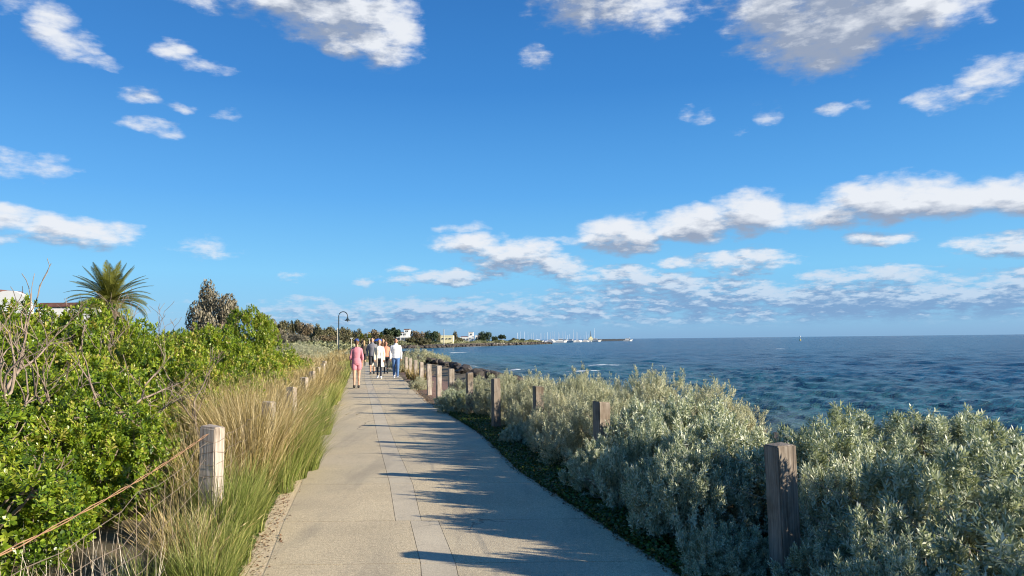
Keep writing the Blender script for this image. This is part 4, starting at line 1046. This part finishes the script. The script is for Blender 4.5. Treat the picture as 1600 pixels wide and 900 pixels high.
house('white_house', 'white three storey house with stepped terraces among the shore trees', [((0, 4, 1.9), (3.4, 4, 1.9)), ((-.4, 4.5, 4.6), (2.6, 3.4, .9)), ((1.0, 5, 6.2), (1.3, 2.4, .8)), ((2.4, 3.4, 1.2), (1.4, 2, 1.2))], (c.x, c.y, 0),
      roofs=[((-1.9, 5, 5.75), (1.2, 2.6, .25)), ((1.0, 5, 7.15), (1.5, 2.6, .18))], wins=[(-2.2, -.06, 2.6, .55, .6), (-.4, -.06, 2.6, .5, .6), (1.0, -.06, 2.6, .5, .6), (-1.4, 1.04, 4.7, .5, .45), (.2, 1.04, 4.7, .5, .45), (1.0, 2.54, 6.2, .6, .35)])
d = 372; c = at(698, 536, d)
house('yellow_house', 'flat roofed pale yellow two storey house by the tall pole', [((0, 4, 2.0), (3.1, 3.5, 2.0))], (c.x, c.y, 0), m_='cream', rm='cream',
      roofs=[((0, 4, 4.12), (3.3, 3.7, .12))], wins=[(-1.8, .44, 2.6, .6, .3), (0, .44, 2.6, .3, .3), (1.7, .44, 2.6, .6, .3)])
d = 445; c = at(735, 536, d)
house('tower_house', 'white house with a small square tower near the shore', [((-2.2, 4, 1.8), (4.2, 3, 1.8)), ((.4, 4, 3.2), (1.3, 1.6, 3.2))], (c.x, c.y, 0), roofs=[((-3.8, 4, 3.75), (2.2, 2.6, .3)), ((.4, 4, 6.45), (1.4, 1.7, .1))], wins=[(-3.8, .94, 2.2, .6, .5), (-1.6, .94, 2.2, .6, .5), (.4, 2.34, 5.2, .5, .4)])
c = at(749, 536, d)
house('white_villa', 'low white flat roofed villa half hidden by a dark tree', [((0, 4, 2.2), (2.6, 3, 2.2))], (c.x, c.y, 0), rm='white', roofs=[((0, 4, 4.5), (2.7, 3.1, .1))], wins=[(-1.2, .94, 3.0, .6, .45), (.9, .94, 3.0, .6, .45)])
# arched white wall and roof at the left
d = 46; c = at(14, 480, d); t = thing('arched_house', 'white arched gable wall with a long red brown roof behind the hedge', 'house', (c.x, c.y, 0))
mb_ = MB(); zt = at(14, 454, d).z; wr = 1.15; V_ = []
for yy_ in (0, .4):
    V_ += [(-1.6, yy_, 0), (1.35, yy_, 0)] + [(1.35*math.cos(a)-.1, yy_, zt-wr*.95+wr*.95*math.sin(a)) for a in np.linspace(0, math.pi, 15)]
nn = 17
mb_.add(V_, [tuple(range(nn)), tuple(range(nn, 2*nn))[::-1]] + [(i, (i+1) % nn, nn+(i+1) % nn, nn+i) for i in range(nn)])
mb_.box((3.2, 1.0, (zt-1.05)/2), (1.9, .3, (zt-1.05)/2))
part('wall', mb_.mesh('wall', M['white']), t)
for (cx, zz, w_) in ((3.3, zt-.86, 2.2), (-2.6, zt+.02, 1.5)):
    mb_ = MB(); mb_.box((cx, 2.0, zz), (w_, 1.4, .13), top=.86); part('roof', mb_.mesh('roof', M['roofred']), t)

# ------------------------------------------------------------------ marina, jetty, breakwater, buoy
def sailboat(px, top, d, lb, grp, proto=[None]):
    q = at(px, top, d)
    if proto[0] is None:
        t = thing('sailboat', lb, 'sailboat', (q.x, q.y, SEA), 0, grp)
        mb_ = MB(); N_ = 12; sec = []
        for i in range(N_+1):
            f = i/N_; w_ = 1.5*math.sin(math.pi*min(1, f*.62+.32))**.8*(1 if f < .75 else max(.03, 1-((f-.75)/.25)**1.8)); xx = -4.5+9.5*f; sh_ = 1.0+.45*f*f
            sec += [(xx, -w_, sh_), (xx-.1*f, -w_*.8, .1), (xx-.3*f, 0, -.4), (xx-.1*f, w_*.8, .1), (xx, w_, sh_)]
        fl = [(i*5+j, i*5+j+1, (i+1)*5+j+1, (i+1)*5+j) for i in range(N_) for j in range(4)] + [(i*5, (i+1)*5, (i+1)*5+4, i*5+4) for i in range(N_)] + [(0, 1, 2, 3, 4)]
        mb_.add(sec, fl); part('hull', mb_.mesh('hull', M['hull']), t)
        mb_ = MB(); mb_.box((-.2, 0, 1.45), (2.0, .8, .3), top=.8); part('cabin', mb_.mesh('cabin', M['hull']), t)
        mb_ = MB(); mb_.tube([(.6, 0, 1.0), (.6, 0, 14)], [.12, .09], 6); mb_.tube([(.6, -1, 7), (.6, 1, 7)], .05, 4); part('mast', mb_.mesh('mast', M['mast']), t)
        mb_ = MB(); mb_.tube([(.6, 0, 2.2), (-3.6, 0, 2.3)], .16, 6); part('boom', mb_.mesh('boom', M['bluecloth']), t)
        proto[0] = t
    else:
        t = copy_tree(proto[0]); t['label'] = lb
        if grp: t['group'] = grp
    t.location = (q.x, q.y, SEA); t.rotation_euler.z = R(90)+random.uniform(-.5, .5) if random.random() < .5 else random.uniform(-.5, .5)
    k_ = (q.z-SEA)/14; t.scale = (1, 1, 1)
    for ch in t.children:
        if ch.name.startswith('mast'): ch.scale.z = k_
    return t
rb_ = random.Random(9)
xs = [808, 812, 818, 824, 829, 834, 838, 843, 846, 851, 855, 859, 863, 866, 871, 875, 879, 882, 886, 890, 895, 899, 902, 906, 912, 916, 919]
for i, px in enumerate(xs): sailboat(px+rb_.uniform(-.8, .8), rb_.uniform(518, 524), rb_.uniform(820, 960), 'white sailboat with bare mast in the crowded distant marina', 'sailboats moored at the marina')
sailboat(809, 519, 800, 'sailboat at the left end of the marina nearest the wooded point', None)
sailboat(895.5, 515, 880, 'sailboat with the tallest mast near the middle of the marina', None)
sailboat(928, 513, 900, 'last sailboat at the right end of the marina with a tall mast', None)
def motor(px, d, lb, sc_=1.0, grp=None):
    r = ray(px, 532.0); q = at(px, 533, d); t = thing('motor_boat', lb, 'motor boat', (q.x, q.y, SEA), random.uniform(-.3, .3), grp); t.scale = (sc_,)*3
    mb_ = MB(); mb_.add([(-4, -1.3, 1.1), (-4, 1.3, 1.1), (2, 1.3, 1.3), (4.6, 0, 1.7), (2, -1.3, 1.3), (-4, -1, 0), (-4, 1, 0), (2, .9, 0), (3.6, 0, 0), (2, -.9, 0)], [(0, 4, 3, 2, 1), (5, 6, 7, 8, 9), (0, 1, 6, 5), (1, 2, 7, 6), (2, 3, 8, 7), (3, 4, 9, 8), (4, 0, 5, 9)]); part('hull', mb_.mesh('hull', M['hull']), t)
    mb_ = MB(); mb_.box((-.6, 0, 1.95), (1.9, 1.0, .75), top=.75); part('cabin', mb_.mesh('cabin', M['hull']), t)
    mb_ = MB(); mb_.box((-.4, 0, 2.15), (1.62, .93, .2), top=.92); part('window', mb_.mesh('window', M['glassdark']), t)
    return t
for i, px in enumerate((839, 842, 861, 864, 877, 884, 893, 903, 915, 921, 931)):
    motor(px, 770+rb_.uniform(-20, 60), 'white motor boat moored in front of the masts at the marina', rb_.uniform(.9, 1.5), 'motor boats moored at the marina')
motor(981, 900, 'lone white motor boat at the seaward end of the breakwater', 1.3)
q = at(923, 520, 860); t = thing('harbour_beacon', 'pale yellow harbour beacon hut with a dark spire among the boats', 'beacon', (q.x, q.y, SEA))
mb_ = MB(); mb_.box((0, 0, 2.2), (2.6, 2, 2.2)); mb_.box((0, 0, 5), (1.4, 1.2, .8)); part('hut', mb_.mesh('hut', M['cream']), t)
mb_ = MB(); mb_.tube([(0, 0, 5.8), (0, 0, 12.5)], [.6, .15], 6); part('spire', mb_.mesh('spire', M['lamp']), t)
a_ = at(934, 531.5, 950); b_ = at(984, 531.2, 1180)
mbx = MB(); n_ = 40
t = thing('breakwater', 'long low dark stone breakwater closing the marina', 'breakwater', (a_.x, a_.y, SEA))
V_ = []
for i in range(n_+1):
    f = i/n_; cx = (b_.x-a_.x)*f; cy = (b_.y-a_.y)*f; j_ = rb_.uniform(-.35, .35)
    V_ += [(cx, cy-6, -.5), (cx, cy-2+j_, 2.7+j_), (cx, cy+2, 2.8+j_*.7), (cx, cy+6, -.5)]
mbx.add(V_, [(i*4+j, (i+1)*4+j, (i+1)*4+j+1, i*4+j+1) for i in range(n_) for j in range(3)] + [(0, 1, 2, 3), (n_*4, n_*4+3, n_*4+2, n_*4+1)]); part('rubble_bank', mbx.mesh('rubble_bank', M['dark_stone']), t)
mb_ = MB(); mb_.tube([(b_.x-a_.x, b_.y-a_.y, 2), (b_.x-a_.x, b_.y-a_.y, 5.5)], .25, 6); part('light_post', mb_.mesh('light_post', M['white']), t)
# jetty along the point
a_ = at(768, 541, 415); b_ = at(834, 538.6, 500); t = thing('jetty', 'low timber jetty on dark piles along the wooded point', 'jetty', (a_.x, a_.y, 0)); dv = b_-a_
mb_ = MB(); ang_ = math.atan2(dv.y, dv.x); Ld = math.hypot(dv.x, dv.y); mb_.box((dv.x/2, dv.y/2, -.45), (Ld/2, .9, .08), ang_); part('deck', mb_.mesh('deck', M['pole']), t)
for i in range(23):
    f = i/22; mb_ = MB(); mb_.tube([(0, 0, -2.4), (0, 0, .35)], .16, 6); o = part('pile', mb_.mesh('pile', M['darkwood']), t); o.location = (dv.x*f, dv.y*f-1.0, 0)
# channel marker
q = at(1250, 525.5, 620); t = thing('channel_marker', 'yellow and white channel marker standing alone in the open sea', 'sea marker', (q.x, q.y, SEA))
mb_ = MB(); mb_.lathe([(.75, -.4), (.8, .5), (.6, .8), (.3, 1.0)], n=10); part('float', mb_.mesh('float', M['yellow'], True), t)
mb_ = MB(); mb_.lathe([(.3, 1.0), (.22, 3.0), (.45, 3.05), (.45, 3.5), (.1, 3.9)], n=8); part('mast', mb_.mesh('mast', M['white'], True), t)
# ------------------------------------------------------------------ people
def cmat(name, col, rough=.8): M[name] = simple(name, col, rough, .12, 14, bump=.1)
for nm, c_ in (('skin', (.52, .30, .20)), ('skin_tan', (.40, .21, .13)), ('pink_cloth', (.55, .20, .24)), ('grey_cloth', (.16, .16, .18)), ('black_cloth', (.018, .018, .022)), ('dark_denim', (.025, .03, .045)), ('cream_knit', (.66, .58, .44)), ('white_cloth', (.78, .78, .77)), ('jeans', (.07, .15, .32)), ('salmon_cloth', (.60, .24, .15)), ('white_shoe', (.75, .74, .72)), ('black_shoe', (.03, .03, .03)), ('hair_dark', (.03, .018, .012)), ('hair_brown', (.12, .06, .03)), ('hair_blond', (.36, .24, .12)), ('olive_cloth', (.07, .055, .04)), ('lip', (.35, .10, .09)), ('eye_white', (.7, .7, .7)), ('navy_cap', (.03, .06, .22))): cmat(nm, c_)
def capsule(mb_, a, b, ra, rb, n=14, sq=1.0):
    a, b = Vector(a), Vector(b); d = (b-a).normalized()
    u = d.cross(Vector((0, 1, 0)) if abs(d.y) < .9 else Vector((1, 0, 0))).normalized(); v = d.cross(u)
    rings = [(a - d*ra*math.cos(t), ra*math.sin(t)) for t in (.15, .5, .95)] + [(a, ra), (a.lerp(b, .5), (ra+rb)/2), (b, rb)] + [(b + d*rb*math.cos(t), rb*math.sin(t)) for t in (.95, .5, .15)]
    V_ = []
    for c, r_ in rings:
        for j in range(n):
            t = 2*math.pi*j/n; o = (u*math.cos(t)+v*math.sin(t))*r_; V_.append((c.x+o.x, c.y+o.y*sq, c.z+o.z))
    k_ = len(rings)
    mb_.add(V_, [(i*n+j, i*n+(j+1) % n, (i+1)*n+(j+1) % n, (i+1)*n+j) for i in range(k_-1) for j in range(n)] + [tuple(range(n))[::-1], tuple(range((k_-1)*n, k_*n))])
def loft(mb_, rings, n=20):
    """rings: (z, rx, ry, cx, cy)"""
    V_ = [(cx+rx*math.cos(2*math.pi*j/n), cy+ry*math.sin(2*math.pi*j/n), z) for z, rx, ry, cx, cy in rings for j in range(n)]; k_ = len(rings)
    mb_.add(V_, [(i*n+j, i*n+(j+1) % n, (i+1)*n+(j+1) % n, (i+1)*n+j) for i in range(k_-1) for j in range(n)] + [tuple(range(n))[::-1], tuple(range((k_-1)*n, k_*n))])
def ellips(mb_, c, r_, n=14):
    loft(mb_, [(c[2]+r_[2]*math.sin(t), r_[0]*math.cos(t), r_[1]*math.cos(t), c[0], c[1]) for t in np.linspace(-1.5, 1.5, 9)], n)
def fuse(mb_, name, m_, voxel=.008, smooth_it=2):
    me = mb_.mesh(name, m_); o = bpy.data.objects.new('tmp', me); COL.objects.link(o)
    md = o.modifiers.new('r', 'REMESH'); md.mode = 'VOXEL'; md.voxel_size = voxel; md.use_smooth_shade = True
    ms = o.modifiers.new('s', 'SMOOTH'); ms.factor = .5; ms.iterations = smooth_it
    dg = bpy.context.evaluated_depsgraph_get(); dg.update(); out = bpy.data.meshes.new_from_object(o.evaluated_get(dg)); out.name = name
    bpy.data.objects.remove(o); bpy.data.meshes.remove(me)
    if not out.materials: out.materials.append(m_)
    return out
def person(px, py, d, H, face, label, fem, stride, top, bottom, shoe, skin, hair, hairlen, phase=1, glasses=False, cap=None, coat=None, lean_arm=None, elbow=.04, leggings=False):
    p = at(px, py, d); t = thing('person', label, 'person', (p.x, p.y, .027), face)
    sw = .098 if fem else .112; hw = .088 if fem else .084; ww = .068 if fem else .078
    J = {}
    for s_ in (-1, 1):
        f = s_*phase; fy = stride*f
        J[s_] = dict(hip=(s_*.047, 0, .50), knee=(s_*.047, fy*.55+.018, .285), ank=(s_*.042, fy-(.012 if f < 0 else 0), .052 + (.02 if f < 0 else 0)), toe=(s_*.048, fy+.085, .022), heel=(s_*.042, fy-.02, .024 + (.015 if f < 0 else 0)))
        ay = -fy*.5
        J[s_].update(sh=(s_*(sw-.012), -.004, .788), elb=(s_*(sw+elbow*.55), ay*.5-.015, .64), wr=(s_*(sw+elbow*.5), ay+.035, .495))
        if lean_arm and s_ == lean_arm[0]: J[s_]['elb'], J[s_]['wr'] = lean_arm[1], lean_arm[2]
    sc_ = lambda mb_: [setattr(mb_, 'V', [(v[0]*H, v[1]*H, v[2]*H) for v in mb_.V])]
    # body: one continuous skin surface
    b = MB()
    loft(b, [(.475, hw*.75, .05, 0, 0), (.50, hw, .062, 0, 0), (.54, hw*.98, .064, 0, -.004), (.60, ww, .05, 0, 0), (.66, ww*1.05, .052, 0, 0), (.73, ww*1.22, .062 if fem else .06, 0, .004), (.79, sw*.98, .05, 0, 0), (.82, sw*.8, .036, 0, -.004), (.84, .035, .03, 0, -.004)])
    capsule(b, (0, -.006, .82), (0, .002, .885), .030 if fem else .035, .027 if fem else .033)
    ellips(b, (0, .002, .938), (.043, .052, .062)); ellips(b, (0, .016, .905), (.030, .034, .032))
    capsule(b, (0, .052, .938), (0, .063, .922), .006, .009, 8)
    for s_ in (-1, 1):
        ellips(b, (s_*.045, -.002, .93), (.006, .012, .017), 8)
        j = J[s_]
        capsule(b, j['hip'], j['knee'], .048 if fem else .047, .030); capsule(b, j['knee'], j['ank'], .030, .018)
        mid = tuple((a*.7+c*.3) for a, c in zip(j['knee'], j['ank'])); capsule(b, (mid[0], mid[1]-.01, mid[2]), (mid[0], mid[1]-.006, mid[2]-.06), .028, .020)
        capsule(b, j['ank'], j['heel'], .020, .018); capsule(b, j['heel'], j['toe'], .019, .014)
        capsule(b, j['sh'], j['elb'], .027 if fem else .032, .020 if fem else .024); capsule(b, j['elb'], j['wr'], .020 if fem else .024, .013)
        w_ = Vector(j['wr']); dv = (w_-Vector(j['elb'])).normalized(); side = Vector((0, 1, 0)); side = (side-dv*side.dot(dv)).normalized(); nrm_ = dv.cross(side)
        pe = w_+dv*.052; capsule(b, w_+side*.006, pe+side*.010, .012, .0105, 8); capsule(b, w_-side*.006, pe-side*.010, .012, .0105, 8)
        for q, (o_, l) in enumerate(((.018, .034), (.006, .040), (-.006, .037), (-.018, .028))):
            k1 = pe+side*o_+dv*l*.5-nrm_*.004*s_; k2 = k1+dv*l*.45-nrm_*.010*s_
            capsule(b, pe+side*o_*.8, k1, .0056, .0052, 6); capsule(b, k1, k2, .0052, .0046, 6)
        th_ = w_+dv*.018+side*.014; capsule(b, th_, th_+dv*.022+side*.016, .0066, .0058, 6); capsule(b, th_+dv*.022+side*.016, th_+dv*.040+side*.018, .0058, .005, 6)
    sc_(b); part('body', fuse(b, 'body', M[skin], .0085), t)
    # head details
    for s_ in (-1, 1):
        e = MB(); ellips(e, (s_*.017, .049, .942), (.0075, .005, .0045), 8); sc_(e); part('eye', e.mesh('eye', M['black'], True), t)
    e = MB(); ellips(e, (0, .049, .905), (.013, .004, .0035), 8); sc_(e); part('mouth', e.mesh('mouth', M['lip'], True), t)
    h = MB(); loft(h, [(z, .049*math.sqrt(max(.02, 1-((z-.945)/.066)**2))*1.0, .056*math.sqrt(max(.02, 1-((z-.945)/.066)**2)), 0, -.010) for z in np.linspace(.955 if not fem else .93, 1.006, 8)])
    ellips(h, (0, -.022, .945), (.046, .040, .052))
    if hairlen == 'long': capsule(h, (0, -.035, .94), (0, -.052, .80), .042, .026); capsule(h, (-.03, -.01, .93), (-.038, -.01, .85), .018, .012); capsule(h, (.03, -.01, .93), (.038, -.01, .85), .018, .012)
    if hairlen == 'tail': capsule(h, (0, -.058, .965), (.004, -.075, .84), .017, .012)
    if hairlen == 'tied': ellips(h, (0, -.066, .965), (.020, .020, .020))
    sc_(h); part('hair', fuse(h, 'hair', M[hair], .009), t)
    if cap:
        h = MB(); loft(h, [(.955, .053, .063, 0, -.006), (.98, .050, .059, 0, -.006), (1.002, .036, .042, 0, -.006), (1.012, .010, .012, 0, -.006)])
        loft(h, [(.957, .036, .036, 0, .062), (.963, .034, .034, 0, .060)]); sc_(h); part('cap', h.mesh('cap', M[cap], True), t)
    if glasses:
        h = MB(); ellips(h, (-.018, .053, .942), (.014, .006, .010), 8); ellips(h, (.018, .053, .942), (.014, .006, .010), 8); capsule(h, (-.045, .03, .945), (-.03, .053, .944), .003, .003, 6); capsule(h, (.045, .03, .945), (.03, .053, .944), .003, .003, 6); sc_(h)
        part('sunglasses', h.mesh('sunglasses', M['black_cloth'], True), t)
    # top
    tm, sleeve, hem = top; g_ = .010
    b = MB(); loft(b, [(hem, hw+g_+.004, .072, 0, 0), (.56, hw+g_-.002, .070, 0, -.002), (.62, ww+g_+.006, .060, 0, 0), (.73, ww*1.22+g_+.002, .070, 0, .003), (.79, sw+g_*.6, .058, 0, 0), (.822, sw*.82, .045, 0, -.004), (.842, .044, .038, 0, -.004)])
    if not fem: capsule(b, (0, -.004, .83), (0, -.002, .862), .042, .040)
    for s_ in (-1, 1):
        j = J[s_]; capsule(b, j['sh'], j['elb'], .035 if not fem else .031, .026)
        if sleeve > 1: capsule(b, j['elb'], j['wr'], .029, .021)
        elif sleeve > .5: e_ = Vector(j['elb']).lerp(Vector(j['wr']), .35); capsule(b, j['elb'], e_, .029, .028)
    sc_(b); part('shirt' if fem else 'sweater', fuse(b, 'top', M[tm], .010), t)
    # bottom
    bm_, leg = bottom
    b = MB(); loft(b, [(.47, hw*.8, .06, 0, 0), (.50, hw+.010, .070, 0, 0), (.55, hw+.008, .070, 0, -.003), (.595, ww+.008, .058, 0, 0)])
    for s_ in (-1, 1):
        j = J[s_]; hp, kn, an = Vector(j['hip']), Vector(j['knee']), Vector(j['ank'])
        if leg < .5: capsule(b, hp, hp.lerp(kn, leg*2), .057, .055)
        elif leg < 1: capsule(b, hp, kn, .056, .044)
        else: capsule(b, hp, kn, .053 if leg < 2 else .056, .034 if leg < 2 else .040); capsule(b, kn, an+Vector((0, 0, .012)), .034 if leg < 2 else .040, .023 if leg < 2 else .031)
    sc_(b); part('shorts' if leg < 1 else 'trousers', fuse(b, 'bottom', M[bm_], .010), t)
    for s_ in (-1, 1):
        j = J[s_]; b = MB(); he, to = Vector(j['heel']), Vector(j['toe'])
        capsule(b, he+Vector((0, 0, .004)), to+Vector((0, .006, 0)), .0265, .0215); capsule(b, he+Vector((0, .01, .012)), Vector(j['ank'])+Vector((0, .004, -.004)), .026, .024)
        b.V = [(v[0], v[1], max(v[2], .0)) for v in b.V]; sc_(b); part('shoe', fuse(b, 'shoe', M[shoe], .009), t)
    if coat:
        b = MB(); n_ = 26; rings = []
        prof = [(.30, .125, .095), (.40, .115, .088), (.50, hw+.028, .084), (.62, ww+.024, .072), (.73, ww*1.22+.016, .078), (.795, sw+.016, .066), (.83, .06, .05)]
        V_ = []
        for z, rx, ry in prof:
            for j in range(n_):
                a = math.pi/2 + .42 + (2*math.pi-.84)*j/(n_-1); V_.append((rx*math.cos(a)+(.0 if z > .45 else .03*math.sin(j)*.3), ry*math.sin(a), z))
            for j in range(n_-1, -1, -1):
                a = math.pi/2 + .42 + (2*math.pi-.84)*j/(n_-1); V_.append(((rx-.014)*math.cos(a), (ry-.014)*math.sin(a), z))
        m2 = 2*n_; k_ = len(prof)
        b.add(V_, [(i*m2+j, i*m2+(j+1) % m2, (i+1)*m2+(j+1) % m2, (i+1)*m2+j) for i in range(k_-1) for j in range(m2)] + [tuple(range(m2))[::-1], tuple(range((k_-1)*m2, k_*m2))])
        for s_ in (-1, 1):
            j = J[s_]; capsule(b, j['sh'], j['elb'], .042, .036); capsule(b, j['elb'], j['wr'], .036, .030)
        capsule(b, (hw+.02, 0, .44), (.18, .03, .335), .030, .024, 10, .6)
        sc_(b); part('cardigan', fuse(b, 'cardigan', M[coat], .009), t)
    return t
AW, TO = R(11), R(180+9)
person(557, 607, 26.0, 1.68, AW, 'woman seen from behind in a pink shirt and shorts with blue cap', True, .055, ('pink_cloth', .8, .50), ('pink_cloth', .22), 'black_shoe', 'skin', 'hair_brown', 'tail', 1, cap='navy_cap')
person(581.5, 584, 37.0, 1.78, TO, 'man in a grey sweater and black shorts walking towards the camera', False, .075, ('grey_cloth', 2, .50), ('black_cloth', .7), 'black_shoe', 'skin', 'hair_dark', 'short', 1)
person(592.5, 591.5, 32.6, 1.66, TO, 'woman in a long open cream cardigan over dark trousers and white shoes', True, .04, ('white_cloth', 2, .52), ('dark_denim', 1), 'white_shoe', 'skin', 'hair_blond', 'tied', -1, glasses=True, coat='cream_knit')
person(603, 583.5, 37.5, 1.60, TO, 'woman in a salmon top and dark leggings with sunglasses', True, .05, ('salmon_cloth', .8, .52), ('black_cloth', 1), 'black_shoe', 'skin_tan', 'hair_dark', 'long', 1, glasses=True)
person(618.5, 591.5, 32.8, 1.72, TO, 'man in a white hooded jumper, blue jeans and white shoes', False, .05, ('white_cloth', 2, .50), ('jeans', 2), 'white_shoe', 'skin_tan', 'hair_dark', 'short', -1)
person(568.5, 572, 50.0, 1.66, AW, 'person in dark olive clothes walking away beyond the woman in pink', True, .05, ('olive_cloth', 2, .48), ('black_cloth', 1), 'black_shoe', 'skin', 'hair_blond', 'long', 1)
person(598.5, 575.5, 45.0, 1.74, TO, 'person in a dark red top half hidden behind the other walkers', False, .05, ('hair_brown', 2, .50), ('black_cloth', 2), 'black_shoe', 'skin', 'hair_brown', 'short', 1)
